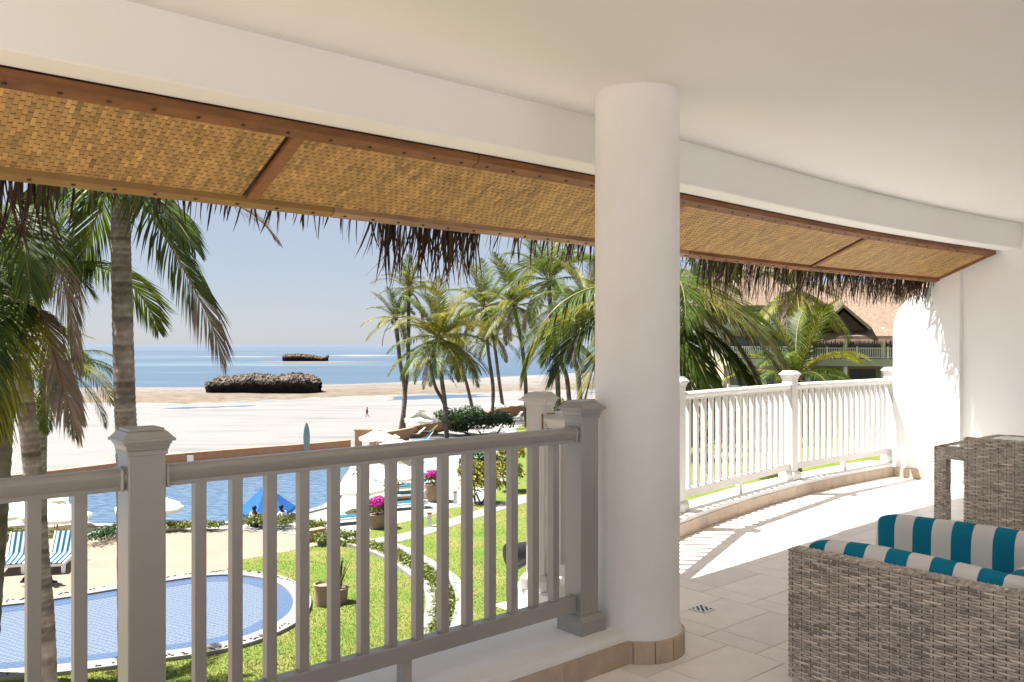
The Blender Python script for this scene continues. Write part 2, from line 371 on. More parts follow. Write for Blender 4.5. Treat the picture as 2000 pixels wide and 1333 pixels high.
SEA = -5.5
def sea_edge(X):                                             # where the reef flat meets the sea, further away to the right
    return interp([(-400, 265), (-140, 255), (-75, 262), (-40, 290), (0, 345), (60, 420), (200, 600)], X)
def beach_h(X, Y):
    e = sea_edge(X); n1 = noise.fractal(Vector((X*.03, Y*.06, 0)), 1.0, 2.0, 4)
    t = 0.0
    reef0 = e - interp([(-150, 70), (-40, 78), (0, 110), (60, 160)], X)
    if Y < reef0 - 14:
        z = SEA + .35 + max(0, (reef0 - Y))*.006
    else:
        z = SEA + .30
    if Y > reef0:
        k = min(1, (Y - reef0)/6) * min(1, max(-1, (e - Y)/10)); t = lerp(.85, .46, min(1, max(0, (Y - reef0)/max(1, e - reef0)))**.6) - .16*min(1, max(0, (X + 45)/45))
        z = SEA + .2 + .35*k + .45*n1*max(0, k)
        if Y > e: z = SEA - .4 - (Y - e)*.02
    elif Y > reef0 - 24:
        z = SEA + .05 + .30*n1
    wet = max(0, 1 - abs(Y - reef0 + 12)/14)
    return z, (t if Y > reef0 - 2 else .20), wet
mb = MB(); rows = []; ny, nx = 150, 110
Ys = [42*(520/42)**(i/(ny - 1)) for i in range(ny)]
for Y in Ys:
    r = []
    for j in range(nx):
        X = Y*lerp(-1.1, .75, j/(nx - 1)); z, t, wet = beach_h(X, Y)
        r.append(len(mb.v)); mb.v.append((X, Y, z)); mb.t.append(t)
    rows.append(r)
for a, b in zip(rows, rows[1:]):
    for j in range(nx - 1): mb.f.append((a[j], a[j+1], b[j+1], b[j])); mb.m.append(0)
struct(mb.build('beach', M['sand'], smooth=True), 'white sand beach and tan reef flat at low tide')
# dry sand under everything, then the sea
mb = MB(); mb.add([(-40000, -300, SEA), (40000, -300, SEA), (40000, 45000, SEA), (-40000, 45000, SEA)], [(0, 1, 2, 3)])
struct(mb.build('sea', M['sea']), 'calm blue sea with turquoise shallows')
# far sand bars
def bar(pts, name, tone_):
    mb = MB(); c = [Vector(((px - CX)/F*((CZ - SEA)*F/(py - HY)), (CZ - SEA)*F/(py - HY), SEA)) for px, py in pts]
    ctr = sum(c, Vector())/len(c); n = len(c)
    ring = [p.lerp(ctr, .0) + Vector((0, 0, -.1)) for p in c] + [p.lerp(ctr, .35) + Vector((0, 0, .25)) for p in c] + [ctr + Vector((0, 0, .35))]
    fs = [(i, (i+1) % n, n + (i+1) % n, n + i) for i in range(n)] + [(n+i, n+(i+1) % n, 2*n) for i in range(n)]
    mb.add(ring, fs); mb.t = [tone_]*len(mb.v)
    struct(mb.build(name, M['sand'], smooth=True, fix=True))
def taper_bar(x0, x1, xm, y0, th, seed, col):
    up = []; dn_ = []; n = 14
    for i in range(n + 1):
        t = i/n; x = lerp(x0, x1, t); k = max(.04, (t/max(.01, (xm-x0)/(x1-x0)) if x < xm else (x1-x)/(x1-xm)))**.8
        up.append((x, y0 - th*.42*k + .12*math.sin(seed + i*1.7)*k)); dn_.append((x, y0 + th*.58*k + .15*math.sin(seed*2 + i*2.1)*k))
    bar(up + dn_[::-1], 'sand_bar', col)
taper_bar(478, 770, 590, 706.8, 4.6, 1, .62)
taper_bar(630, 790, 700, 694.6, 4.0, 2, .0)
taper_bar(372, 560, 470, 697.0, 1.6, 3, .0)
def rock(name, label, x0, x1, ytop, ybase, Y, hs, seed, depth):
    root = thing(name, label, 'rock', ((x0+x1)/2, Y, SEA), world=True)
    mb = MB(); mt = MB(); nu, nv = 190, 26; rg = []
    Wd = x1 - x0; rr = random.Random(seed)
    H = (ybase - ytop)/F*Y
    for i in range(nu + 1):
        s = i/nu; x = lerp(x0, x1, s)
        hh = H*interp(hs, s)*(1 + .10*noise.noise(Vector((x*.9, seed, 0))) + .06*noise.noise(Vector((x*2.5, seed, 5))))
        ring = []
        endk = min(1, .25 + min(s, 1-s)*9)
        for j in range(nv + 1):
            a = pi*j/nv                                           # front foot, over the top, back foot
            zz = max(0.0, math.sin(a))**.55; yy = -math.cos(a)
            over = 1.0 if zz > .55 else .5 + .5*(zz/.55)**2          # undercut foot
            p = Vector((x, yy*depth*over*endk, zz*hh))
            nn = noise.noise_vector(p*.8 + Vector((seed, 0, 0)))*.55 + noise.noise_vector(p*2.4 + Vector((seed, 3, 0)))*.42 + noise.noise_vector(p*5.5 + Vector((seed, 7, 0)))*.22
            k = min(1, zz*1.6)
            ring.append(Vector((x + nn.x*1.1*k, Y + p.y + nn.y*k, SEA - .1 + p.z + abs(nn.z)*1.2*k + nn.z*.2*k)))
        rg.append(ring)
    def patch(m, j0, j1):
        vs = [p for r in rg for p in r[j0:j1+1]]; n = j1 - j0 + 1
        m.add(vs, [(i*n+k, (i+1)*n+k, (i+1)*n+k+1, i*n+k+1) for i in range(nu) for k in range(n-1)])
    patch(mb, 0, 5); patch(mb, 21, 26); patch(mt, 5, 21)
    mb.build('undercut_base', M['rock'], root, smooth=False, fix=True); mt.build('jagged_top', M['rocktop'], root, smooth=False, fix=True)
YR = 229
rock('coral_rock_islet', 'large dark coral rock islet with jagged brown top on the tan reef flat', (404-CX)/F*YR, (627-CX)/F*YR, 733, 771, YR,
     [(0, .55), (.06, .52), (.1, .78), (.2, .82), (.35, .95), (.45, 1.0), (.6, .88), (.72, .98), (.82, 1.05), (.92, .88), (1, .7)], 3, 6.5)
YR2 = 640
rock('coral_rock_islet', 'small far rock islet with a pointed right end amid the blue sea', (552-CX)/F*YR2, (641-CX)/F*YR2, 692.5, 707.5, YR2,
     [(0, .8), (.1, .95), (.4, 1.0), (.7, .8), (.85, .55), (.93, .6), (1, .85)], 8, 7)

# ------------------------------------------------------------------ sea wall, gate
def ribbon_wall(name, pts, label, h=.95, th=.3, base=0, rise=None, mt='terracotta'):
    root = thing(name, label, 'wall', pts[0], world=True)
    path = []
    for i, p in enumerate(pts):
        d = (pts[min(i+1, len(pts)-1)] - pts[max(i-1, 0)]); d.z = 0; d.normalize(); path.append((Vector((p.x, p.y, base)), Vector((-d.y, d.x, 0))))
    mb = MB(); mb.sweep([(-th/2, -2), (th/2, -2), (th/2, h), (-th/2, h)], path); mb.build('wall_body', M[mt], root, fix=True)
    mb = MB(); mb.sweep([(-th/2-.04, h), (th/2+.04, h), (th/2+.04, h+.07), (-th/2-.04, h+.07)], path); mb.build('coping', M[mt], root, fix=True)
    return root
def dense(pts, n=6):
    out = []
    P = [pts[0]] + pts + [pts[-1]]
    for i in range(1, len(P)-2):
        for k in range(n):
            t = k/n; a, b, c, d = P[i-1], P[i], P[i+1], P[i+2]
            out.append(.5*((2*b) + (c-a)*t + (2*a-5*b+4*c-d)*t*t + (3*b-a-3*c+d)*t**3))
    out.append(pts[-1]); return out
wl = ribbon_wall('sea_wall', dense([G(*p) for p in WALL[:7]], 6), 'long curved terracotta sea wall left of the beach gate behind the big pool', .62)
mb = MB(); p = G(374, 906) ; mb.box((p.x, p.y - .2, .36), (.42, .03, .42), 0); mb.build('plaque', M['sign'], wl)
ribbon_wall('sea_wall', dense([G(738, 868), G(800, 856), G(870, 838), G(900, 832)], 5), 'terracotta sea wall behind the white beach umbrella and the palm pair', .8)
ribbon_wall('sea_wall', dense([G(950, 826), G(1000, 812), G(1060, 803), G(1300, 786)], 5), 'terracotta sea wall at the far end under the tall palms', 1.0)
root = thing('gate_hut', 'small terracotta gatehouse with an arched opening by the beach umbrella', 'gatehouse', G(714, 878), world=True)
c = G(714, 878); mb = MB(); wdt = 1.35
arch = [(-.75, 0), (-.75, 1.45), (.75, 1.45), (.75, 0), (.34, 0)] + [(.34*math.cos(a), .62 + .34*math.sin(a)) for a in [i*pi/8 for i in range(9)]] + [(-.34, 0)]
n = len(arch); vs = [(c.x + x, c.y - .35, z) for x, z in arch] + [(c.x + x, c.y + .35, z) for x, z in arch]
mb.add(vs, [tuple(range(n)), tuple(range(2*n-1, n-1, -1))] + [(i, n+i, n+(i+1) % n, (i+1) % n) for i in range(n)])
mb.build('arched_wall', M['terracotta'], root, fix=True)
mb = MB(); mb.box((c.x, c.y, 1.5), (1.65, .85, .1)); mb.build('roof_slab', M['terracotta'], root)

# ------------------------------------------------------------------ garden sheets
def sheet(name, pts, z, m, label=None, sub=4, thick=.05, edge=None):
    P = dense([G(*p) for p in pts] , sub) if sub > 1 else [G(*p) for p in pts]
    mb = MB(); mb.prism([(p.x, p.y) for p in P], z - thick, z)
    return struct(mb.build(name, M[m], fix=True), label)
sheet('pool_deck', [(560, 1042), (690, 1060), (722, 1042), (779, 1027), (831, 1014), (882, 996), (956, 986), (1010, 968), (1040, 880), (1030, 815), (960, 824), (870, 843), (780, 868), (683, 884), (600, 893), (330, 918), (150, 940), (-60, 975), (-120, 1030), (0, 1042), (180, 1050), (250, 1040), (440, 1034)], .004, 'deck', 'pale paved pool deck with white loungers', 1)
POOL = [(184, 1027), (330, 1027), (461, 1022), (520, 1015), (562, 1008), (599, 1000), (635, 988), (655, 965), (672, 935), (684, 915), (670, 905), (600, 906), (450, 915), (300, 928), (190, 945), (140, 965), (134, 992), (150, 1015)]
def ring(name, pts, z0, z1, w, m, parent=None, closed=True, sub=4, label=None, structure=True):
    P = [G(*p) for p in pts]; P = dense(P + ([P[0]] if closed else []), sub); path = []
    for i, p in enumerate(P):
        if closed: a, b = P[(i-1) % (len(P)-1)], P[(i+1) % (len(P)-1)]
        else: a, b = P[max(i-1, 0)], P[min(i+1, len(P)-1)]
        d = (b - a); d.z = 0; d.normalize(); path.append((Vector((p.x, p.y, 0)), Vector((-d.y, d.x, 0))))
    lo_, hi_ = -w/2, w/2
    if closed:                                                      # a coping lies outside the water's edge
        ctr = sum(P[:-1], Vector())/(len(P)-1); sg = sum((p - ctr).dot(q) for p, q in path); lo_, hi_ = (-.02, w) if sg > 0 else (-w, .02)
    mb = MB(); mb.sweep([(lo_, z0), (hi_, z0), (hi_, z1), (lo_, z1)], path, caps=not closed)
    o = mb.build(name, M[m], parent, fix=True)
    return struct(o, label) if structure else o
sheet('swimming_pool', POOL, .03, 'pool', 'large blue rippled swimming pool', 4)
ring('pool_coping', POOL, -.02, .09, .4, 'deck', label='pale coping round the large pool')
LAWN = [(461, 1096), (520, 1086), (600, 1071), (662, 1063), (695, 1071), (722, 1080), (752, 1092), (778, 1107), (806, 1128), (832, 1149), (841, 1175), (838, 1210), (820, 1262), (790, 1330), (740, 1450), (640, 1700), (-900, 1700), (-900, 1420), (-100, 1330), (300, 1250)]
sheet('lawn', LAWN, .02, 'lawn', 'bright green lawn between paddling pool and planter', 3)
KID = [(0, 1190), (100, 1178), (228, 1157), (325, 1141), (400, 1131), (455, 1129), (510, 1135), (552, 1150), (573, 1175), (566, 1204), (530, 1230), (470, 1254), (400, 1270), (300, 1284), (185, 1300), (0, 1318), (-120, 1320), (-260, 1290), (-260, 1230), (-130, 1205)]
sheet('paddling_pool', KID, .06, 'kidpool', 'shallow oval paddling pool lined with pale blue mosaic', 4)
ring('paddling_pool_coping', KID, -.02, .12, .52, 'kerb', label='white pebble edged coping of the paddling pool')
K2 = [G(*p) for p in KID]; cc = sum(K2, Vector())/len(K2)
mb = MB(); P = dense(K2 + [K2[0]], 4); path = []
for i, p in enumerate(P):
    d = P[(i+1) % (len(P)-1)] - P[(i-1) % (len(P)-1)]; d.z = 0; d.normalize(); sd = Vector((-d.y, d.x, 0))
    if sd.dot(cc - p) < 0: sd = -sd
    path.append((Vector((p.x, p.y, 0)), sd))
mb.sweep([(.0, .05), (.62, .05), (.62, .066), (.0, .066)], path, caps=False)
struct(mb.build('pool_step', M['kidpool_band'], fix=True), 'darker blue mosaic step along the paddling pool edge')
# dark pebble line round the paddling pool, each pebble real
mb = MB(); rr = random.Random(5)
for i in range(len(path)-1):
    for k in range(5):
        p = path[i][0].lerp(path[i+1][0], rr.random()) - path[i][1]*(.30 + rr.random()*.16)
        if rr.random() < .38: mb.tone = rr.random(); mb.box((p.x, p.y, .125), (.07 + rr.random()*.09, .05, .04), rr.random()*3, .6)
kind(mb.build('edge_pebbles', M['nail']), 'stuff')
KO = [(722, 1066), (752, 1069), (779, 1077), (806, 1090), (832, 1104), (860, 1122), (883, 1139), (896, 1158), (902, 1180), (900, 1206), (888, 1250), (862, 1330), (800, 1480)]
KI = [(620, 1066), (662, 1064), (695, 1071), (722, 1080), (752, 1092), (778, 1107), (806, 1128), (832, 1149), (841, 1175), (838, 1210), (820, 1262), (790, 1330), (740, 1450)]
sheet('planting_bed', KI + KO[::-1], .06, 'lawn', 'curved bed of yellow green ground cover', 1)
ring('lawn_kerb', KI, -.02, .14, .30, 'kerb', closed=False, label='inner white kerb of the curved planting bed')
ring('lawn_kerb', KO, -.02, .2, .38, 'kerb', closed=False, label='outer white kerb of the curved planting bed')
LB = [(730, 1064), (779, 1058), (833, 1044), (900, 1022), (956, 1004), (1010, 988), (1200, 940), (1700, 830), (2400, 830), (2400, 1800), (700, 1800), (800, 1480), (862, 1330), (888, 1250), (900, 1206), (902, 1180), (896, 1158), (883, 1139), (860, 1122), (832, 1104), (806, 1090), (779, 1077)]
sheet('lawn', LB, .024, 'lawn', 'sunlit lawn to the right of the curved kerb', 1)
LC = [(690, 1052), (722, 1038), (779, 1023), (831, 1011), (882, 993), (956, 984), (1005, 900), (1008, 838), (1040, 820), (1300, 800), (1700, 800), (1700, 826), (1200, 925), (1010, 973), (956, 992), (882, 1015), (833, 1033), (779, 1046), (722, 1056)]
sheet('lawn', LC, .028, 'lawn', 'narrow strip of dry lawn between path and pool deck', 1)
sheet('garden_path', [(640, 1064), (690, 1056), (722, 1055), (779, 1045), (833, 1032), (882, 1014), (956, 991), (1010, 972), (1200, 924), (1200, 940), (1010, 988), (956, 1005), (900, 1024), (833, 1046), (779, 1060), (722, 1070), (660, 1066)], .036, 'kerb', 'white concrete garden path', 1)
# grass blades
def inpoly(x, y, P):
    c = False; j = len(P)-1
    for i in range(len(P)):
        if (P[i][1] > y) != (P[j][1] > y) and x < (P[j][0]-P[i][0])*(y-P[i][1])/(P[j][1]-P[i][1]) + P[i][0]: c = not c
        j = i
    return c
mb = MB(); rr = random.Random(11); cnt = 0
polys = [[(p.x, p.y) for p in (G(*q) for q in X)] for X in (LAWN, LB, LC)]; kidp = [(p.x, p.y) for p in K2]; bedp = [(p.x, p.y) for p in (G(*q) for q in KI + KO[::-1])]
while cnt < 60000:
    px = rr.uniform(120, 1060); py = rr.uniform(985, 1345) if rr.random() < .9 else rr.uniform(820, 985)
    g = G(px, py)
    if not any(inpoly(g.x, g.y, P) for P in polys) or inpoly(g.x, g.y, kidp): cnt += .15; continue
    cnt += 1; a = rr.random()*6.28; hgt = rr.uniform(.02, .055); w2 = rr.uniform(.006, .015); mb.tone = min(1, max(0, .5 + .5*noise.noise(Vector((g.x*1.3, g.y*1.3, 0))) + rr.uniform(-.18, .18)))
    dx, dy = math.cos(a)*w2, math.sin(a)*w2; lx, ly = rr.uniform(-.04, .04), rr.uniform(-.04, .04)
    mb.add([(g.x-dx, g.y-dy, .025), (g.x+dx, g.y+dy, .025), (g.x+lx, g.y+ly, .025+hgt)], [(0, 1, 2)])
kind(mb.build('grass', M['grass']), 'stuff')

# ------------------------------------------------------------------ foliage
def leaf_cloud(mb, c, rad, n, size, rr, lump=.35, shell=.55, lo=-.2):
    c = Vector(c)
    for _ in range(n):
        d = Vector((rr.gauss(0, 1), rr.gauss(0, 1), rr.gauss(0, 1))).normalized()
        if d.z < lo: d.z = -d.z*.5
        k = 1 + lump*noise.noise(d*2.2 + c)
        q = (shell + (1 - shell)*rr.random()**.5)*k
        p = c + Vector((d.x*rad[0]*q, d.y*rad[1]*q, d.z*rad[2]*q))
        nrm = (d + Vector((rr.gauss(0, .5), rr.gauss(0, .5), rr.gauss(0, .5)))).normalized()
        a = nrm.orthogonal().normalized(); b = nrm.cross(a); an = rr.random()*6.28
        a, b = a*math.cos(an) + b*math.sin(an), b*math.cos(an) - a*math.sin(an)
        s = size*rr.uniform(.6, 1.3); mb.tone = min(1, max(0, rr.gauss(.5, .22)))
        mb.add([p - a*s, p - b*s*.45 + nrm*s*.1, p + a*s, p + b*s*.45 + nrm*s*.1], [(0, 1, 2, 3)])
def shrub(name, label, cat, base, lumps, n, size, m='leaf', seed=1, flower=None, fn=0, group=None):
    root = thing(name, label, cat, base, world=True, group=group); rr = random.Random(seed); mb = MB(); base = Vector(base)
    for (dx, dy, dz, rx, ry, rz) in lumps: leaf_cloud(mb, base + Vector((dx, dy, dz)), (rx, ry, rz), int(n/len(lumps)), size, rr)
    mb.build('foliage', M[m], root)
    st = MB()
    for (dx, dy, dz, rx, ry, rz) in lumps:
        for k in range(4):
            q = base + Vector((dx + rr.uniform(-.5, .5)*rx, dy + rr.uniform(-.5, .5)*ry, dz))
            st.tube([base + Vector((dx*.6, dy*.6, -.03)), q], [.04, .015], 5)
    st.build('stems', M['trunk_far'], root)
    if flower:
        fb = MB()
        for (dx, dy, dz, rx, ry, rz) in lumps: leaf_cloud(fb, base + Vector((dx, dy, dz)), (rx*1.05, ry*1.05, rz*1.06), int(fn/len(lumps)), size*.8, rr, shell=.93, lo=.0)
        fb.build('flowers', M[flower], root)
    return root
def hedge(label, pts, w2, h, n, size, m, seed):
    P = dense([G(*p) for p in pts], 5); rr = random.Random(seed); root = thing('low_hedge', label, 'hedge', P[0], world=True); mb = MB()
    for i in range(n):
        k = rr.randrange(len(P)-1); p = P[k].lerp(P[k+1], rr.random())
        leaf_cloud(mb, p + Vector((rr.uniform(-.3, .3)*w2, rr.uniform(-.3, .3)*w2, h*.5)), (w2*.6, w2*.6, h*.55), 9, size, rr)
    mb.build('foliage', M[m], root); return root

def frond_mesh(name, L, e0, bend, nl, leaf, hang, wl, mats, seed, open_=1.0, pw=1.2, ragged=0.0):
    rr = random.Random(seed); mb = MB(); N = 16; pts = []; p = Vector((0, 0, 0)); tans = []
    for i in range(N + 1):
        t = i/N; a = e0 - bend*t**pw; d = Vector((math.cos(a), .06*math.sin(t*3 + seed), math.sin(a))).normalized()
        pts.append(p.copy()); tans.append(d); p = p + d*(L/N)
    mb.mi = 1; mb.tube(pts, [L*.0085*(1 - .85*i/N) + .004 for i in range(N + 1)], 4); mb.mi = 0
    for k in range(nl):
        t = .10 + .9*(k + .5)/nl
        for sgn in (-1, 1):
            if rr.random() < ragged: continue
            tt = min(.999, t + rr.uniform(-.006, .006)); i = int(tt*N); fr = tt*N - i
            b = pts[i].lerp(pts[i+1], fr); d = tans[i].lerp(tans[i+1], fr).normalized()
            side = Vector((0, sgn, 0)); up = d.cross(Vector((0, 1, 0))); up = -up if up.z < 0 else up
            phi = lerp(1.15, .45, tt)*open_ + rr.uniform(-.1, .1)
            ln = leaf*(.45 + 1.0*max(0.0, math.sin(min(1, tt*1.25)*pi*.62))**.8 if tt < .7 else 1.45 - 1.15*((tt-.7)/.3)**1.2)*.72*rr.uniform(.85, 1.1)
            dv = (d*math.cos(phi) + side*math.sin(phi) + up*.18*rr.uniform(.4, 1.4)).normalized()
            m1 = b + dv*ln*.5; dv2 = (dv + Vector((0, 0, -1))*hang*rr.uniform(.6, 1.5)).normalized()
            m1 += Vector((0, 0, -1))*ln*hang*.12; tip = m1 + dv2*ln*.5
            wv = (d - dv*d.dot(dv)).normalized()*wl*.5; wv = wv + up*wl*.12*sgn
            mb.tone = min(1, max(0, rr.gauss(.5, .2)))
            mb.add([b - wv*.5, b + wv*.5, m1 - wv, m1 + wv, tip], [(0, 1, 3, 2), (2, 3, 4)])
    me_o = mb.build(name, mats); me = me_o.data; bpy.data.objects.remove(me_o); return me
GR, YE, DE = [M['frond'], M['rachis']], [M['frond_y'], M['rachis']], [M['frond_dead'], M['rachis_d']]
rad = math.radians
FR = {}
for tagn, mats_ in (('g', GR), ('y', YE)):
    FR['up'+tagn] = [frond_mesh('frond', 4, rad(76), rad(44), 62, .85, .25, .042, mats_, 1+k) for k in range(2)]
    FR['arch'+tagn] = [frond_mesh('frond', 4, rad(48), rad(78), 62, .9, .4, .042, mats_, 5+k) for k in range(2)]
    FR['out'+tagn] = [frond_mesh('frond', 4, rad(16), rad(66), 62, .9, .55, .042, mats_, 9+k) for k in range(2)]
    FR['low'+tagn] = [frond_mesh('frond', 4, rad(-22), rad(46), 62, .85, .7, .042, mats_, 13+k) for k in range(2)]
FR['dead'] = [frond_mesh('frond', 3.6, rad(-45), rad(45), 40, .9, 1.2, .05, DE, 17+k, .7, 1.0, .15) for k in range(2)]
def path_frond(root, pts, leaf, nl, hang, wl, mats, seed, open_=1.0, ragged=.02, tip=None, scale=1.0):
    """a frond whose midrib follows 3D points; tip = share of the length after which leaflets are withered"""
    rr = random.Random(seed); P = dense([Vector(p) for p in pts], 8); mb = MB(); n = len(P)
    tr_ = [(P[min(i+1, n-1)] - P[max(i-1, 0)]).normalized() for i in range(n)]
    cum = [0.0]
    for a, b in zip(P, P[1:]): cum.append(cum[-1] + (b - a).length)
    mb.mi = 1; mb.tube(P, [.030*scale*(1 - .88*c/cum[-1]) for c in cum], 5); mb.mi = 0
    for k in range(nl):
        t = .08 + .92*(k + .5)/nl
        for sgn in (-1, 1):
            if rr.random() < ragged: continue
            tt = min(.998, t + rr.uniform(-.004, .004)); L = tt*cum[-1]; i = 0
            while i < n-2 and cum[i+1] < L: i += 1
            f = (L - cum[i])/max(1e-6, cum[i+1] - cum[i]); b = P[i].lerp(P[i+1], f); d = tr_[i].lerp(tr_[i+1], f).normalized()
            side = d.cross(Vector((0, 0, 1)))
            if side.length < .05: side = Vector((0, 1, 0))
            side = side.normalized()*sgn; up = side.cross(d)*sgn; up = -up if up.z < 0 else up
            phi = lerp(1.1, .4, tt)*open_ + rr.uniform(-.1, .1); sh = (.5 + .5*tt/.25) if tt < .25 else (1.0 if tt < .65 else 1 - .72*((tt-.65)/.35)**1.3)
            ln = leaf*sh*rr.uniform(.85, 1.1); dv = (d*math.cos(phi) + side*math.sin(phi) + up*.15*rr.uniform(.3, 1.4)).normalized()
            dead = tip is not None and tt > tip + rr.uniform(-.12, .12); hg = hang*(1.25 if dead else 1)
            m1 = b + dv*ln*.5 - Vector((0, 0, 1))*ln*hg*.14; dv2 = (dv - Vector((0, 0, 1))*hg*rr.uniform(.6, 1.5)).normalized(); tp = m1 + dv2*ln*.5
            wv = (d - dv*d.dot(dv)).normalized()*wl*.5*(.7 if dead else 1) + up*wl*.1*sgn; mb.tone = min(1, max(0, rr.gauss(.5, .22))); mb.mi = 2 if dead else 0
            mb.add([b - wv*.5, b + wv*.5, m1 - wv, m1 + wv, tp], [(0, 1, 3, 2), (2, 3, 4)])
    return mb.build('frond', mats, root)
GR3, YE3, DE3 = [M['frond'], M['rachis'], M['frond_dead']], [M['frond_y'], M['rachis'], M['frond_dead']], [M['frond_dead'], M['rachis_d'], M['frond_dead']]
# close fronds carry twice the leaflets
NF = {'arch': [frond_mesh('frond', 4, rad(40), rad(120), 95, 1.0, .7, .034, GR, 21+k) for k in range(2)],
      'out': [frond_mesh('frond', 4, rad(15), rad(95), 95, 1.0, .9, .034, GR, 25+k) for k in range(2)],
      'low': [frond_mesh('frond', 4, rad(-25), rad(58), 95, .95, 1.0, .034, GR, 29+k, .9, 1.0, .04) for k in range(2)],
      'arch_y': [frond_mesh('frond', 4, rad(40), rad(120), 95, 1.0, .7, .034, YE, 33)],
      'out_y': [frond_mesh('frond', 4, rad(15), rad(95), 95, 1.05, .9, .034, YE, 35)],
      'dead': [frond_mesh('frond', 3.8, rad(-48), rad(42), 90, .9, 1.4, .03, DE, 37+k, .65, 1.0, .12) for k in range(2)],
      'browntip': [frond_mesh('frond', 4, rad(-5), rad(78), 95, .85, 1.1, .03, GR, 41, .8, 1.0, .06)]}

def trunk_mb(pts, r0, r1, nr=60, n=14, seed=0, bump=.05):
    P = dense([Vector(p) for p in pts], 8); mb = MB(); L = len(P); rr = random.Random(seed); path = []; rd = []
    m = nr*3; out = []
    for i in range(m + 1):
        t = i/m*(L - 1); k = min(int(t), L-2); out.append(P[k].lerp(P[k+1], t - k))
    rads = []; tones = []; tv = .5
    for i in range(m + 1):
        b = lerp(r0, r1, (i/m)**.6); ph = i % 3
        if ph == 0: tv = rr.random()
        rads.append(b*(1 + (bump if ph == 0 else (-bump*.5 if ph == 1 else 0)) + rr.uniform(-.012, .012))); tones.append(min(1, max(0, tv*.6 + (.42 if ph == 0 else .12))))
    s = len(mb.v); mb.tube(out, rads, n)
    for i in range(m + 1):
        for k in range(n): mb.t[s + i*n + k] = min(1, max(0, tones[i] + rr.uniform(-.12, .12)))
    return mb
PG = 'coconut palms'
def palm(label, base, crown, mid, size, n, tw, seed, near=False, yellow=.4, droop=.5, dead=2, name='coconut_palm', spec=None, nuts=4, topless=False):
    root = thing(name, label, 'palm tree', base, world=True, group=PG); rr = random.Random(seed)
    base, crown = Vector(base), Vector(crown)
    pts = [base - Vector((0, 0, .3))] + [Vector(m) for m in mid] + [crown]
    trunk_mb(pts, tw, tw*.72, 70 if near else 34, 16 if near else 8, seed, .035 if near else .06).build('trunk', M['trunk' if near else 'trunk_far'], root, smooth=True)
    if spec is None:
        spec = []
        for k in range(n):
            az = k*2.39996 + seed + rr.uniform(-.25, .25); f = k/n
            lv = 'up' if f < .22 else 'arch' if f < .55 else 'out' if f < (.9 - .3*droop) else 'low'
            spec.append((lv + ('y' if rr.random() < yellow else 'g'), az, rr.uniform(.85, 1.1), rr.uniform(-.12, .12)))
        for k in range(dead): spec.append(('dead', rr.random()*6.28, rr.uniform(.7, 1), 0))
        src = FR
    else: src = NF
    for kd, az, sc, tilt in spec:
        lst = src.get(kd) or FR[kd]; o = link('frond', rr.choice(lst), root)
        o.location = crown + Vector((math.cos(az), math.sin(az), 0))*tw*.5
        o.rotation_euler = (rr.uniform(-.25, .25), tilt, az); k = size*sc/4; o.scale = (k, k, k)
    if nuts:
        for k in range(nuts):
            a = rr.random()*6.28; mb = MB(); q = crown + Vector((math.cos(a)*tw*1.4, math.sin(a)*tw*1.4, -tw*1.2 - rr.random()*.2))
            mb.lathe([(0, -.13), (.08, -.1), (.115, 0), (.08, .1), (0, .13)], q, 8); mb.build('coconut', M['rachis'], root, smooth=True)
    return root

# ------------------------------------------------------------------ palms
# far palms on the garden edge: (label, base px, mid px list, crown px, distance, frond length px, fronds, droop, seed)
far = [
 ('slim palm leaning left of the trunk pair by the beach umbrella', (779, 850), [(791, 775), (781, 705)], (773, 622), 73, 62, 15, .35, 2, .5),
 ('tall thin palm with sparse crown touching the thatch fringe, beside the umbrella', (788, 850), [(789, 790), (797, 700)], (798, 566), 74, 72, 15, .3, 5, .6),
 ('full round palm with spreading yellow fronds standing before the dark shrubs', (873, 856), [(869, 790), (860, 720)], (858, 662), 70, 112, 30, .75, 9, .6),
 ('palm with bent trunk crossing behind the full round palm', (885, 822), [(866, 785), (850, 755)], (838, 705), 84, 70, 14, .7, 12, .5),
 ('tall palm with upswept crown directly left of the thickest far palm', (960, 826), [(963, 760), (954, 690)], (946, 600), 86, 92, 20, .5, 14, .5),
 ('thick straight far palm rising behind the white railing post', (1027, 830), [(1027, 760), (1020, 680)], (1004, 598), 80, 98, 24, .6, 17, .6),
 ('slender palm with leaning trunk between the two tall palms', (985, 812), [(975, 745), (968, 690)], (962, 655), 96, 66, 14, .6, 20, .5),
 ('short leaning palm right behind the dark shrubs', (926, 812), [(914, 760), (905, 728)], (893, 690), 96, 62, 14, .6, 23, .5),
 ('high palm crown with hanging brown stalks near the column', (1093, 800), [(1088, 720), (1078, 640)], (1072, 548), 66, 112, 22, .5, 26, .4),
 ('low palm with thin trunk left of the column', (1118, 800), [(1108, 745), (1096, 705)], (1105, 660), 70, 84, 18, .6, 29, .5),
 ('far palm with thin grey trunk half hidden by the column', (1140, 800), [(1130, 740), (1122, 690)], (1150, 600), 60, 98, 18, .5, 31, .4),
 ('upright green palm top right of the column', (1375, 830), [(1372, 700)], (1366, 560), 52, 95, 20, .3, 35, .3),
]
for lab, b, mids, c, Y, fp, n, dr, sd, yl in far:
    bp = PT(b[0], b[1], Y); bp.z = max(-.1, min(.1, bp.z)); bp = Vector((bp.x, bp.y, 0)); 
    palm(lab, bp, PT(c[0], c[1], Y), [PT(m[0], m[1], Y) for m in mids], fp/F*Y*1.12, int(n*1.3), .22, sd, yellow=yl, droop=dr)
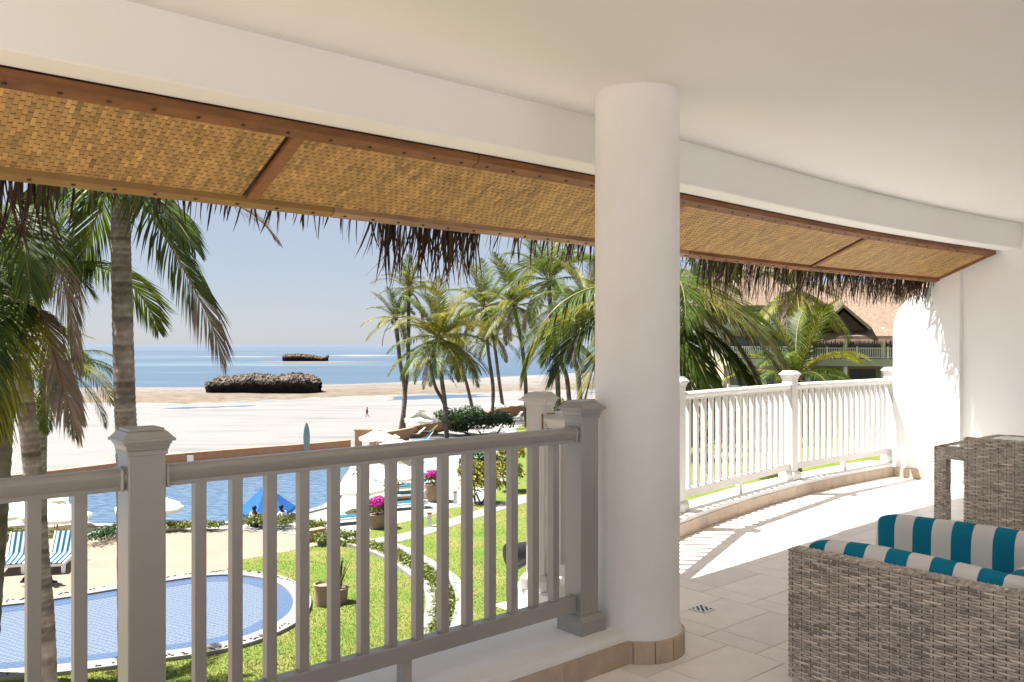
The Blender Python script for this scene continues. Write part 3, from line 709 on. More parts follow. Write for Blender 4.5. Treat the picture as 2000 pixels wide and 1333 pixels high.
# palm with hanging fronds before the thatched hotel, and the low one under it
palm('palm with hanging yellow fronds in front of the thatched hotel roof', Vector((15.3, 45, 0)), PT(1553, 566, 45), [PT(1556, 720, 45)], 3.7, 34, .2, 41, yellow=.6, droop=.95, dead=4)
palm('low spreading palm just above the far railing, below the hotel balcony', Vector((9.6, 28, 0)), PT(1556, 738, 28), [PT(1558, 900, 28)], 2.75, 26, .16, 44, yellow=.35, droop=.3, dead=0)
# close palm whose trunk is behind the column
Yp = 15.5; c = PT(1250, 600, Yp)
def pf(root, lst, wl=.026):
    for k, (mats_, leaf, hang, tip, pts) in enumerate(lst):
        path_frond(root, [PT(*q) for q in pts], leaf, 116, hang, wl, mats_, 100 + k + int(pts[0][0]), 1.0, .02, tip)
pc = palm('close palm behind the column with big fronds reaching out on both sides', Vector((c.x + .3, Yp, 0)), c, [c + Vector((.2, 0, -4))], 4.2, 0, .19, 51, near=True,
     spec=[('arch', 1.5, .9, 0), ('arch', -1.4, .7, 0), ('out', 2.2, .7, 0), ('arch_y', 4.4, .7, 0), ('arch', .8, .9, -.4), ('arch', 2.6, .8, -.4)], nuts=6)
pf(pc, [(YE3, .95, .85, .82, [(1250, 600, 15.4), (1330, 566, 15), (1430, 618, 14.6), (1500, 690, 14.4), (1545, 752, 14.3)]),
        (GR3, .85, .55, None, [(1250, 598, 15.6), (1320, 548, 15.8), (1410, 570, 16), (1490, 640, 16.2), (1525, 700, 16.2)]),
        (GR3, .9, 1.0, .9, [(1255, 610, 15.2), (1330, 622, 14.6), (1400, 668, 14.2), (1450, 730, 14), (1478, 800, 14)]),
        (GR3, .9, .9, None, [(1250, 620, 15.2), (1320, 650, 14.2), (1370, 720, 13.8), (1400, 810, 13.6)]),
        (YE3, .9, .9, .8, [(1250, 620, 15.2), (1310, 660, 14.6), (1345, 740, 14.4), (1350, 830, 14.4)]),
        (GR3, .95, .8, None, [(1245, 598, 15.4), (1175, 562, 14.8), (1100, 590, 14.4), (1050, 650, 14.2), (1028, 715, 14.2)]),
        (YE3, .9, .85, .75, [(1245, 605, 15.6), (1170, 590, 15.8), (1090, 620, 16), (1040, 690, 16), (1022, 740, 16)]),
        (GR3, .9, .9, None, [(1245, 612, 15.2), (1180, 610, 14.6), (1120, 660, 14.3), (1080, 740, 14.2)]),
        (YE3, .9, .9, .7, [(1245, 620, 15.4), (1190, 660, 15), (1155, 730, 14.9), (1140, 800, 14.9)]),
        (YE3, 1.05, .75, .9, [(1250, 596, 15), (1340, 560, 14.2), (1430, 600, 13.8), (1500, 668, 13.6), (1548, 748, 13.5)]),
        (YE3, .95, .8, .9, [(1250, 605, 15.2), (1320, 590, 14.6), (1390, 625, 14.3), (1450, 690, 14.2), (1490, 770, 14.2)]),
        (YE3, .85, .9, .6, [(1245, 625, 15.6), (1200, 690, 15.4), (1175, 770, 15.4), (1165, 840, 15.4)])], .036)
# left: tall palm A and palm B in front of palm C
Ya = 11.7
pa = palm('tall close palm with straight grey trunk behind the railing post, crown hidden by the eave', Vector((-5.3, Ya, 0)), PT(238, 250, Ya), [PT(250, 1000, Ya), PT(243, 760, Ya), PT(237, 520, Ya), PT(236, 380, Ya)], 4.0, 0, .165, 61, near=True,
     spec=[('arch', 1.9, 1, 0), ('arch', 4.2, 1, 0), ('arch', 3.0, .9, .0), ('out', 4.9, .9, 0)])
pf(pa, [(GR3, .80, 1.0, .62, [(238, 270, 11.7), (285, 395, 11.5), (345, 500, 11.3), (395, 595, 11.1), (420, 650, 11), (433, 706, 11)]),
        (GR3, .70, .9, None, [(238, 265, 11.7), (285, 360, 11.2), (335, 415, 10.9), (380, 485, 10.7)]),
        (DE3, .50, .5, None, [(238, 250, 11.7), (360, 330, 12.4), (450, 392, 12.8), (505, 428, 13), (542, 472, 13)]),
        (GR3, .85, 1.0, None, [(235, 265, 11.7), (190, 350, 11.2), (145, 400, 11), (105, 470, 10.9), (88, 560, 10.9)]),
        (GR3, .85, 1.0, None, [(235, 270, 11.7), (205, 380, 12.4), (175, 460, 12.6), (150, 560, 12.6)]),
        (GR3, .85, 1.0, .85, [(235, 265, 11.7), (160, 330, 12), (95, 370, 12.2), (40, 440, 12.4)])])
Yb = 11.6
pb = palm('close left palm with brown dead fronds drooping beside its trunk', Vector((-6.35, Yb, 0)), PT(30, 575, Yb), [PT(90, 1300, Yb), PT(78, 1100, Yb), PT(60, 880, Yb), PT(40, 700, Yb)], 3.6, 0, .150, 67, near=True,
     spec=[('arch', 4.4, 1, 0), ('out', 2.4, .9, 0), ('arch', 1.3, .9, 0), ('arch', 2.8, 1, 0), ('out', 5.0, .8, .1)])
pf(pb, [(DE3, .58, 1.6, None, [(32, 590, 11.5), (75, 610, 11.1), (105, 690, 11), (130, 780, 10.9), (152, 850, 10.9)]),
        (GR3, .66, 1.4, .45, [(30, 580, 11.5), (50, 470, 11.2), (88, 440, 11), (118, 520, 10.9), (140, 640, 10.9), (150, 720, 10.9)]),
        (GR3, 1.0, 1.0, None, [(28, 575, 11.4), (5, 470, 10.6), (-30, 430, 10.1), (-80, 450, 9.7), (-140, 540, 9.4)]),
        (GR3, 1.0, .9, None, [(26, 585, 11.4), (-10, 545, 10.8), (-60, 560, 10.4), (-110, 630, 10.1)]),
        (GR3, .95, .8, None, [(28, 570, 11.6), (10, 430, 11.2), (20, 400, 10.4), (45, 470, 9.8), (60, 570, 9.6)]),
        (GR3, .95, .9, None, [(24, 590, 11.3), (-15, 600, 10.6), (-45, 680, 10.3), (-60, 780, 10.2)]),
        (YE3, .9, .9, None, [(28, 600, 11.2), (5, 640, 10.4), (-12, 730, 10.1), (-20, 830, 10)]),
        (GR3, .8, .8, None, [(34, 580, 11.8), (80, 520, 12.4), (130, 520, 12.8), (175, 565, 13)])])
Yc = 17
palm('left background palm with sunlit yellow green fronds behind the close palm', Vector((-9.4, Yc, 0)), PT(98, 712, Yc), [PT(80, 900, Yc)], 2.0, 0, .13, 71, near=True,
     spec=[('arch_y', .5, .85, 0), ('out', .1, .9, -.1), ('out_y', -.3, .9, .05), ('low', -.05, .9, -.1), ('low', -.6, .9, .05), ('out', .8, .9, 0), ('out_y', 2.6, .9, 0), ('arch', 3.4, .9, 0), ('low', 3.8, .9, 0), ('low', 4.6, .9, 0), ('arch_y', 5.2, .9, 0), ('arch', 1.6, .9, 0), ('out', 4.2, .9, .2), ('low', -1.1, .8, .1)])
palm('leftmost palm with orange brown trunk at the picture edge', Vector((-12.5, 20, 0)), PT(8, 712, 20), [PT(10, 860, 20)], 2.6, 16, .2, 75, yellow=.4, droop=.9, dead=2)

# ------------------------------------------------------------------ garden plants
shrub('dense_shrub', 'rounded dark green shrub behind the thin palm trunk, left of its twin', 'shrub', G(905, 838), [(-1.3, 0, .9, 1.6, 1.4, 1.0), (.6, .6, 1.1, 1.7, 1.4, 1.1)], 2600, .15, 'leaf', 3)
shrub('dense_shrub', 'larger dark green shrub in front, right under the far white post', 'shrub', G(955, 850), [(-1.0, 0, .9, 1.5, 1.3, 1.1), (1.0, 0, 1.0, 1.3, 1.2, 1.25), (-2.6, -.4, .5, .8, .8, .7)], 3200, .14, 'leaf', 4)
shrub('flowering_shrub', 'yellow flowering bush at the lawn edge behind the balusters', 'shrub', G(940, 985), [(0, 0, .9, 1.05, .9, 1.1), (-.5, .3, 1.5, .7, .7, .7)], 2400, .09, 'leaf_y', 6, 'flower_y', 420)
shrub('flowering_shrub', 'taller bright yellow bush left of the white corner post', 'shrub', G(992, 962), [(0, 0, 1.0, .8, .8, 1.0), (.2, .4, 2.0, .75, .7, .8)], 2000, .09, 'leaf_y', 7, 'flower_y', 700)
shrub('dense_shrub', 'dark spiky bush behind the yellow flowering bush', 'shrub', G(945, 945), [(0, 0, 1.0, 1.3, .9, 1.0)], 1500, .15, 'leaf', 8)
shrub('dense_shrub', 'small bright green bush showing between the two white posts', 'shrub', G(1092, 815), [(0, 0, .8, 1.6, 1.2, 1.1)], 1500, .16, 'leaf_y', 9)
for (px, py, sx, h, lab, sd) in [(1360, 900, 3.2, 3.0, 'green bush seen through the far balusters next to the column', 31), (1450, 880, 3.0, 2.6, 'green bush seen through the middle of the far railing', 32), (1560, 870, 3.6, 2.6, 'green bush behind the middle far post', 33), (1660, 850, 4, 2.6, 'green bush seen through the last far balusters', 34)]:
    shrub('garden_bush', lab, 'shrub', G(px, py), [(-sx*.4, 0, h*.4, sx*.6, 1.5, h*.5), (sx*.4, 0, h*.45, sx*.6, 1.5, h*.55)], 1800, .2, 'leaf' if sd % 2 else 'leaf_y', sd)
hedge('low clipped hedge at the far left behind the loungers', [(-40, 1056), (0, 1055), (52, 1053)], .6, .42, 130, .07, 'leaf_y', 1)
hedge('dark curved hedge left of the big white railing post', [(184, 1066), (205, 1056), (228, 1048), (245, 1043)], .75, .5, 150, .07, 'leaf', 2)
hedge('thin hedge along the near edge of the blue pool', [(325, 1038), (380, 1036), (430, 1036)], .55, .4, 150, .07, 'leaf_y', 3)
hedge('clipped bright hedge in front of the two people in white', [(480, 1034), (520, 1031), (560, 1035)], .8, .6, 170, .07, 'leaf_y', 4)
hedge('small round hedge end beside the terracotta planter wall', [(596, 1043), (618, 1041)], .8, .55, 90, .07, 'leaf_y', 5)
hedge('small yellow green bush row at the kerb corner', [(616, 1068), (650, 1062), (690, 1060)], .6, .5, 130, .07, 'leaf_y', 6)
ribbon_wall('planter_wall', [G(592, 1058), G(632, 1050)], 'short terracotta planter wall between two small hedges', .35, .3)
# ground cover in the bed
mb = MB(); rr = random.Random(9)
for i in range(900):
    t = rr.random()*(len(KI)-1); k = min(int(t), len(KI)-2)
    a = G(*KI[k]).lerp(G(*KI[k+1]), t-k); b = G(*KO[k]).lerp(G(*KO[k+1]), t-k); p = a.lerp(b, rr.uniform(.2, .8))
    leaf_cloud(mb, p + Vector((0, 0, .1)), (.3, .3, .14), 14, .06, rr)
kind(mb.build('ground_cover', M['leaf_y']), 'stuff')

def pot(name, label, cat, base, prof, plant, seed):
    root = thing(name, label, cat, base, world=True); base = Vector(base); mb = MB(); mb.lathe(prof, base, 24); mb.build('pot', M['pot'], root, smooth=True, auto=40)
    zt = prof[-1][1] if prof[-1][0] > .05 else max(z for r, z in prof)
    mb = MB(); mb.lathe([(0, zt - .06), (prof[-1][0] + .005, zt - .06)], base, 20); mb.build('soil', M['soil'], root, fix=True)
    rr = random.Random(seed); top = base + Vector((0, 0, zt))
    if plant == 'boug':
        f = MB(); leaf_cloud(f, top + Vector((0, 0, .28)), (.52, .5, .36), 900, .06, rr); f.build('foliage', M['leaf_y'], root)
        f = MB(); leaf_cloud(f, top + Vector((.05, 0, .48)), (.50, .48, .30), 800, .065, rr, shell=.75, lo=-.1); f.build('flowers', M['flower_p'], root)
        st = MB()
        for k in range(6): st.tube([top, top + Vector((rr.uniform(-.3, .3), rr.uniform(-.3, .3), .4))], .015, 5)
        st.build('stems', M['trunk_far'], root)
    elif plant == 'spiky':
        for k in range(34):
            a = rr.random()*6.28; ln = rr.uniform(.6, 1.15); sp = rr.uniform(.08, .42); w2 = rr.uniform(.03, .05); f = MB(); f.tone = rr.random()
            d = Vector((math.cos(a), math.sin(a), 0)); s = Vector((-d.y, d.x, 0))
            q = [top - Vector((0, 0, .05)) + d*(.05 + sp*t**1.5) + Vector((0, 0, ln*t)) for t in (0, .35, .7, 1)]
            ww = [w2*.7, w2, w2*.8, .003]
            f.add([v for a_, b_ in zip(q, ww) for v in (a_ - s*b_, a_ + d*.008, a_ + s*b_)], [(3*i+j, 3*i+j+1, 3*i+j+4, 3*i+j+3) for i in range(3) for j in range(2)])
            f.build('leaf', M['frond_y' if k % 3 == 0 else 'leaf'], root)
    return root
tall = [(.30, 0), (.36, .12), (.42, .45), (.45, .8), (.48, .86), (.44, .87), (.41, .8)]
pot('flower_pot', 'big clay pot of magenta bougainvillea nearest the loungers', 'plant pot', G(736, 1033), [(.30, 0), (.42, .25), (.48, .55), (.5, .66), (.45, .67), (.43, .6)], 'boug', 3)
pot('flower_pot', 'tall clay pot with pink and green bougainvillea on the white deck', 'plant pot', G(847, 980), [(.28, 0), (.42, .3), (.48, .75), (.5, .9), (.45, .91), (.43, .84)], 'boug', 5)
pot('plant_pot', 'short clay pot of spiky variegated leaves on the lawn', 'plant pot', G(661, 1178), [(.26, 0), (.28, .2), (.30, .42), (.32, .48), (.28, .49), (.27, .43)], 'spiky', 7)
pot('plant_pot', 'tall empty clay pot with rolled rim beside the spiky plant', 'plant pot', G(632, 1184), [(.22, 0), (.25, .25), (.27, .62), (.30, .68), (.26, .69), (.24, .62)], None, 8)
root = thing('garden_lamp', 'small boxy garden lamp on the lawn edge near the path', 'lamp', G(839, 1030), world=True); p = G(839, 1030)
mb = MB(); mb.box(p + Vector((0, 0, .3)), (.16, .16, .6)); mb.build('lamp_body', M['metal'], root); mb = MB(); mb.box(p + Vector((0, 0, .62)), (.22, .22, .05)); mb.build('lamp_top', M['pole'], root)
root = thing('garden_lamp', 'small boxy garden lamp on the deck right of the tall flower pot', 'lamp', G(889, 985), world=True); p = G(889, 985)
mb = MB(); mb.box(p + Vector((0, 0, .3)), (.16, .16, .6)); mb.build('lamp_body', M['metal'], root); mb = MB(); mb.box(p + Vector((0, 0, .62)), (.22, .22, .05)); mb.build('lamp_top', M['pole'], root)

# ------------------------------------------------------------------ umbrellas, loungers, people, surfboard
def umbrella(label, c, rad_, hgt, drop, m, group, rz=0, sides=8, vent=True):
    root = thing('beach_umbrella', label, 'umbrella', c, rz, group)
    mb = MB(); mb.tube([(0, 0, -.02), (0, 0, hgt)], .035, 8); mb.build('pole', M['pole'], root)
    mb = MB(); n = sides; top = Vector((0, 0, hgt)); rim = [Vector((rad_*math.cos(2*pi*k/n), rad_*math.sin(2*pi*k/n), hgt - drop)) for k in range(n)]
    for k in range(n):
        a, b = rim[k], rim[(k+1) % n]; q = []
        for i in range(5):
            t = i/4; pa, pb = top.lerp(a, t), top.lerp(b, t); pm = (pa + pb)/2; pm.z -= .05*t*rad_; pa = pa.copy(); pb = pb.copy(); sag = .06*math.sin(t*pi)*rad_
            for z in (pa, pm, pb): z.z -= sag*.6
            q += [pa, pm, pb]
        mb.add(q, [(3*i+j, 3*i+j+1, 3*i+j+4, 3*i+j+3) for i in range(4) for j in range(2)])
    mb.build('canopy', M[m], root)
    mb = MB()
    for k in range(n):
        a, b = rim[k], rim[(k+1) % n]; m_ = (a + b)/2 + Vector((0, 0, -.05*rad_)); h = Vector((0, 0, -.14))
        mb.add([a, m_, b, b + h, m_ + h, a + h], [(0, 1, 4, 5), (1, 2, 3, 4)])
    mb.build('valance', M[m], root)
    if vent:
        mb = MB(); mb.lathe([(rad_*.22, hgt - drop*.12), (rad_*.1, hgt + .02), (.02, hgt + .1)], (0, 0, 0), n); mb.build('vent_cap', M[m], root, fix=True)
    mb = MB(); mb.lathe([(.3, 0), (.3, .08), (.05, .1)], (0, 0, 0), 12); mb.build('base', M['kerb'], root, fix=True)
    mb = MB()
    for k in range(n): mb.tube([Vector((0, 0, hgt - drop*.9)), top.lerp(rim[k], .6) - Vector((0, 0, .08))], .012, 4)
    mb.build('ribs', M['pole'], root)
    return root
UG = 'white umbrellas round the pool and beach wall'
def umb_at(label, pxc, pytop, pyrim, halfw, pybase, **k):
    b = G(pxc, pybase); Y = b.y; hgt = 8 - (pytop - HY)/F*Y; drop = (pyrim - pytop)/F*Y*.9; r = halfw/F*Y
    return umbrella(label, b, r, hgt, drop, 'canvas', UG, **k)
umb_at('white umbrella before the gatehouse, left one of two overlapping', 738, 836, 857, 37, 884)
umb_at('white umbrella overlapping the railing, right and nearer than the gatehouse one', 772, 852, 874, 44, 905, rz=.3)
umb_at('large white umbrella right of the two palm trunks with loungers under it', 822, 798, 823, 37, 850)
umb_at('pale far umbrella seen between thin palm trunks beyond the shrubs', 966, 783, 794, 23, 818)
umb_at('white far umbrella half hidden by the white corner post', 1014, 778, 790, 26, 812)
umb_at('white umbrella at pool edge framed by balusters right of the blue one', 703, 918, 958, 50, 1000, rz=.2)
umb_at('white umbrella over turquoise loungers, behind the pool edge one', 778, 896, 932, 46, 970)
umb_at('big white umbrella at the picture left edge', 5, 956, 1005, 68, 1040, rz=.1)
umb_at('white umbrella near the thin dark stake, left of the white railing post', 112, 972, 1010, 62, 1038, rz=.35)
umb_at('white umbrella over the pool just right of the tall left post', 292, 956, 994, 64, 1030, rz=.15)
b = G(519, 1013); umbrella('bright blue umbrella over two people in white at the pool', b, 1.36, 1.58, 1.12, 'blue_canvas', None, .5, 6, False)

LG = 'pool loungers'
def lounger(label, base, rz, towel='towel', frame='white', group=LG, back=48, sc=1.0):
    root = thing('sun_lounger', label, 'lounger', base, rz, group); root.scale = (sc, sc, sc)
    mb = MB()
    for sx in (-.32, .32): mb.box((sx, .0, .27), (.07, 1.95, .1))
    for y in (-.95, -.2, .5, .95): mb.box((0, y, .27), (.64, .07, .08))
    mb.build('frame', M[frame], root)
    for sx in (-.32, .32):
        for y in (-.88, .72): mb = MB(); mb.box((sx, y, .11), (.09, .10, .24), 0, 1.25); mb.build('leg', M[frame], root)
    a = rad(back); mb = MB(); n = 10
    prof = [(-.98, .34), (-.3, .34), (.2, .35), (.32, .38)] + [(.32 + .75*t*math.cos(a), .38 + .75*t*math.sin(a)) for t in (.3, .6, 1.0)]
    for i in range(len(prof)-1):
        (y0, z0), (y1, z1) = prof[i], prof[i+1]
        mb.add([(-.3, y0, z0), (.3, y0, z0), (.3, y1, z1), (-.3, y1, z1), (-.3, y0, z0-.06), (.3, y0, z0-.06), (.3, y1, z1-.06), (-.3, y1, z1-.06)], [(0, 1, 2, 3), (7, 6, 5, 4), (0, 4, 5, 1), (1, 5, 6, 2), (3, 2, 6, 7), (0, 3, 7, 4)])
    mb.build('towel_cushion', M[towel], root)
    mb = MB(); y1, z1 = prof[-1]
    for sx in (-.31, .31): mb.tube([(sx, .32, .3), (sx, y1 + .03, z1 + .0)], .03, 6)
    mb.tube([(0, .62, .55), (0, .85, .27)], .02, 5)
    mb.build('back_frame', M[frame], root)
    return root
lounger('white lounger with striped turquoise towel at the left edge of the terrace', G(33, 1108), .36, sc=1.15)
lounger('white lounger with striped turquoise towel to the right of the close palm trunk', G(116, 1106), .26, sc=1.15)
lounger('low lounger with pale blue towel under the pool edge umbrella', G(690, 1022), -1.1, 'teal', 'white', LG)
lounger('white lounger with turquoise back right of the pink flowers, nearest', G(795, 994), -1.15, 'teal')
lounger('white lounger with turquoise back, second from the pink flowers', G(800, 975), -1.15, 'teal')
lounger('white lounger with turquoise back under the white umbrella', G(765, 948), -1.15, 'teal')
lounger('white lounger with raised back right of the umbrella pole', G(803, 960), -1.15, 'teal')
for px, py, lab in [(810, 855, 'brown wooden lounger under the large umbrella, left of two'), (836, 850, 'brown wooden lounger under the large umbrella, right of two')]:
    lounger(lab, G(px, py), -1.2, 'sign', 'brownwood', 'wooden loungers by the sea wall', 40)
lounger('lounger with turquoise back in front of the brown pair', G(825, 865), -1.2, 'teal', 'white', LG)
lounger('white lounger far off beneath the umbrella at the corner post', G(1005, 822), -1.2, 'sign', 'white', LG)
lounger('turquoise lounger peeking out beside the dark green shrubs', G(968, 824), -1.2, 'teal', 'white', LG)

def person(label, base, rz, pose, top, bottom, s=1.0, shoes='black'):
    """one skinned body; head, hair and clothing are shells that follow it"""
    root = thing('person', label, 'person', base, rz); root.scale = (s, s, s)
    st = pose.get('stride', 0.0); lean = pose.get('lean', 0.0); la = pose.get('la', (.12, -.02)); ra = pose.get('ra', (.12, .06))
    V = {'pel': (0, 0, .95), 'wai': (lean*.1, 0, 1.10), 'che': (lean*.25, 0, 1.32), 'nek': (lean*.38, 0, 1.50), 'hed': (lean*.46, 0, 1.62), 'top': (lean*.5, 0, 1.72)}
    E = [('pel', 'wai'), ('wai', 'che'), ('che', 'nek'), ('nek', 'hed'), ('hed', 'top')]; Rr = {'pel': .13, 'wai': .12, 'che': .15, 'nek': .055, 'hed': .085, 'top': .06}
    for sg, nm, am in ((1, 'l', la), (-1, 'r', ra)):
        V['sh'+nm] = (lean*.3, .17*sg, 1.42); V['el'+nm] = (lean*.3 + am[1]*2, (.17 + am[0])*sg, 1.15 + pose.get('lift', 0)*.2); V['ha'+nm] = (lean*.3 + am[1]*5 + .08, (.17 + am[0]*1.2)*sg, .92 + pose.get('lift', 0)*.45)
        V['fi'+nm] = tuple(a + b for a, b in zip(V['ha'+nm], (.02, 0, -.09)))
        f = st*sg; V['hi'+nm] = (0, .09*sg, .90); V['kn'+nm] = (f*.5 + .05, .1*sg, .49); V['an'+nm] = (f - (.12 if f < 0 else 0), .1*sg, .09 + (.10 if f < -.05 else 0)); V['to'+nm] = tuple(a + b for a, b in zip(V['an'+nm], (.15, .01, -.06)))
        E += [('che', 'sh'+nm), ('sh'+nm, 'el'+nm), ('el'+nm, 'ha'+nm), ('ha'+nm, 'fi'+nm), ('pel', 'hi'+nm), ('hi'+nm, 'kn'+nm), ('kn'+nm, 'an'+nm), ('an'+nm, 'to'+nm)]
        Rr.update({'sh'+nm: .06, 'el'+nm: .042, 'ha'+nm: .032, 'fi'+nm: .026, 'hi'+nm: .09, 'kn'+nm: .06, 'an'+nm: .042, 'to'+nm: .035})
    if pose.get('sit'):
        dz = -.80
        for q in ('pel', 'wai', 'che', 'nek', 'hed', 'top', 'shl', 'shr', 'ell', 'elr', 'hal', 'har', 'fil', 'fir'): V[q] = (V[q][0], V[q][1], V[q][2] + dz)
        for sg, nm in ((1, 'l'), (-1, 'r')):
            V['hi'+nm] = (.05, .09*sg, .12); V['kn'+nm] = (.42, .12*sg, .46); V['an'+nm] = (.62, .11*sg, .09); V['to'+nm] = (.78, .11*sg, .03)
    zo = V['hed'][2] - 1.62
    def skin(name, keys, edges, k, m):
        me = bpy.data.meshes.new(name); idx = {q: i for i, q in enumerate(keys)}
        me.from_pydata([V[q] for q in keys], [(idx[a], idx[b]) for a, b in edges], []); me.materials.append(M[m])
        o = link(name, me, root); md = o.modifiers.new('skin', 'SKIN'); md.use_smooth_shade = True
        for i, q in enumerate(keys): me.skin_vertices[0].data[i].radius = (Rr[q]*k, Rr[q]*k)
        me.skin_vertices[0].data[0].use_root = True
        sb = o.modifiers.new('sub', 'SUBSURF'); sb.levels = 1; sb.render_levels = 1; return o
    keys = list(V); skin('body', keys, E, 1, 'skin')
    tk = ['che', 'pel', 'wai', 'nek', 'shl', 'shr', 'ell', 'elr']
    V['nek0'] = V['nek']; skin('shirt', ['che', 'pel', 'wai', 'shl', 'shr', 'ell', 'elr'], [('che', 'wai'), ('wai', 'pel'), ('che', 'shl'), ('che', 'shr'), ('shl', 'ell'), ('shr', 'elr')], 1.14, top)
    skin('trousers', ['pel', 'hil', 'hir', 'knl', 'knr', 'anl', 'anr'], [('pel', 'hil'), ('pel', 'hir'), ('hil', 'knl'), ('hir', 'knr'), ('knl', 'anl'), ('knr', 'anr')], 1.14, bottom)
    hx = V['hed'][0]
    mb = MB(); mb.lathe([(.0, .13), (.06, .12), (.1, .07), (.108, .0), (.098, -.03)], (hx - .012, 0, 1.64 + zo), 12); mb.build('hair', M['hair'], root, smooth=True)
    mb = MB(); mb.tube([(hx + .085, 0, 1.63 + zo), (hx + .115, 0, 1.60 + zo)], [.008, .016], 6); mb.build('nose', M['skin'], root)
    for sg in (-1, 1):
        a = V['an'+('l' if sg > 0 else 'r')]; mb = MB(); mb.box((a[0] + .06, a[1], a[2] - .045), (.27, .1, .085), 0, .75); mb.build('shoe', M[shoes], root, bevel=.02)
    return root
g = G(717, 817.5, -5.0); person('distant person in red walking alone on the white beach', (g.x, g.y, beach_h(g.x, g.y)[0]), 2.6, {'stride': .12}, 'red', 'trousers', .95, 'skin')
g = G(497, 1030); person('person in white shirt sitting, left of two under the blue umbrella', g, 1.2, {'sit': 1}, 'shirt', 'trousers', .98)
g = G(556, 1029); person('person in white shirt sitting and leaning left, right of two under the blue umbrella', g, 2.6, {'sit': 1, 'lean': .5, 'la': (.03, .06), 'ra': (.03, .08), 'lift': .5}, 'shirt', 'shirt', .98)
g = G(76, 1142); person('person in black trousers striding behind the close palm trunk, shoe showing', g, .1, {'stride': .36}, 'trousers', 'trousers', 1.0)

root = thing('surfboard', 'pale aqua striped surfboard standing upright before the sea wall', 'surfboard', G(599, 888), world=True); p = G(599, 888)
mb = MB(); prof = [(0, 0), (.10, .08), (.19, .45), (.235, 1.0), (.235, 1.4), (.17, 1.9), (.08, 2.2), (0, 2.32)]
def slab_outline(pr, x0, th, yo):
    pts = [(r, z) for r, z in pr] + [(-r, z) for r, z in pr[-2:0:-1]]
    return [(p.x + x0 + x, p.y - th + yo, z) for x, z in pts] + [(p.x + x0 + x, p.y + th + yo, z) for x, z in pts], len(pts)
vs, n = slab_outline(prof, 0, .03, 0); mb.add(vs, [tuple(range(n)), tuple(range(2*n-1, n-1, -1))] + [(i, n+i, n+(i+1) % n, (i+1) % n) for i in range(n)])
mb.build('board', M['board'], root, fix=True)
mb = MB()
for dx in (-.07, .06): mb.box((p.x + dx, p.y - .036, 1.15), (.035, .008, 1.7))
mb.build('stripe', M['board_d'], root)
root = thing('stake', 'thin dark stake standing on the left pool deck', 'stake', G(107, 1034), world=True); mb = MB(); mb.tube([G(107, 1034), G(107, 1034) + Vector((0, 0, .5))], .02, 6); mb.build('stake_rod', M['pole'], root)

Yb_ = (CZ - SEA)*F/(727 - HY); bx = (1081 - CX)/F*Yb_
root = thing('boat', 'tiny blue boat on the far water near the column', 'boat', (bx, Yb_, SEA), world=True)
mb = MB(); mb.prism([(bx-3, Yb_), (bx-2, Yb_-.9), (bx+2, Yb_-.9), (bx+3.4, Yb_), (bx+2, Yb_+.9), (bx-2, Yb_+.9)], SEA - .2, SEA + .9); mb.build('hull', M['trousers'], root, fix=True)
mb = MB(); mb.box((bx-.5, Yb_, SEA + 1.4), (2.4, 1.3, 1.0), 0, .85); mb.build('cabin', M['blue_canvas'], root)
# ------------------------------------------------------------------ thatched hotel behind
def railing_far(root, x0, x1, y, z, n):
    mb = MB(); mb.box(((x0+x1)/2, y, z + 1.04), (x1-x0, .08, .07)); mb.box(((x0+x1)/2, y, z + .12), (x1-x0, .06, .06)); r = mb.build('balcony_rail', M['white'], root)
    mb = MB(); k = int((x1-x0)/.16)
    for i in range(k): mb.box((x0 + (i+.5)*(x1-x0)/k, y, z + .58), (.06, .05, .86))
    kind(mb.build('balusters', M['white'], r), 'stuff')
    for i in range(n): mb = MB(); mb.box((x0 + i*(x1-x0)/(n-1), y - .01, z + .6), (.16, .16, 1.2)); mb.build('railing_post', M['white'], root)
def far_window(root, x, y, z, w_, h_):
    mb = MB()
    for dx in (-w_/2, 0, w_/2): mb.box((x + dx, y - .03, z + h_/2), (.07, .08, h_))
    for dz in (0, h_): mb.box((x, y - .03, z + dz), (w_ + .07, .075, .07))
    f = mb.build('window', M['brownwood'], root)
    for sgn in (-1, 1):
        mb = MB(); mb.box((x + sgn*w_/4, y - .01, z + h_/2), (w_/2 - .07, .02, h_ - .07)); mb.build('pane', M['glassdark'], f)
YB = 82
root = thing('hotel_building', 'cream hotel building with thatched roof, gable and white balcony railing', 'building', (34, YB, 0), world=True)
fl = [0.0, 3.25, 6.55]
mb = MB(); mb.box((38, YB + 6, 4.6), (26, 9, 9.2)); mb.build('wall', M['cream'], root)
for z in fl[1:]:
    mb = MB(); mb.box((38, YB + .2, z - .35), (26.4, 3.0, .7)); mb.build('floor_slab', M['green_paint'], root)
    railing_far(root, 25.5, 50, YB - 1.2, z, 10)
for zi, z in enumerate(fl):
    for k in range(7):
        far_window(root, 27.5 + k*3.4, YB + 1.5, z + .05, 2.3, 2.15)
        mb = MB(); mb.tube([(25.8 + k*3.4, YB - .9, z), (25.8 + k*3.4, YB - .9, z + 3.0)], .22, 10); mb.build('column', M['white'], root, smooth=True)
mb = MB(); e0 = 8.75
mb.add([(23.5, YB-2.2, e0), (52, YB-2.2, e0), (52, YB+14, e0), (23.5, YB+14, e0), (29, YB+6, e0+5.6), (50, YB+6, e0+5.6), (23.5, YB-2.2, e0-.45), (52, YB-2.2, e0-.45), (52, YB+14, e0-.45), (23.5, YB+14, e0-.45)],
       [(0, 1, 5, 4), (1, 2, 5), (2, 3, 4, 5), (3, 0, 4), (6, 7, 1, 0), (9, 6, 0, 3), (7, 8, 2, 1), (6, 9, 8, 7)])
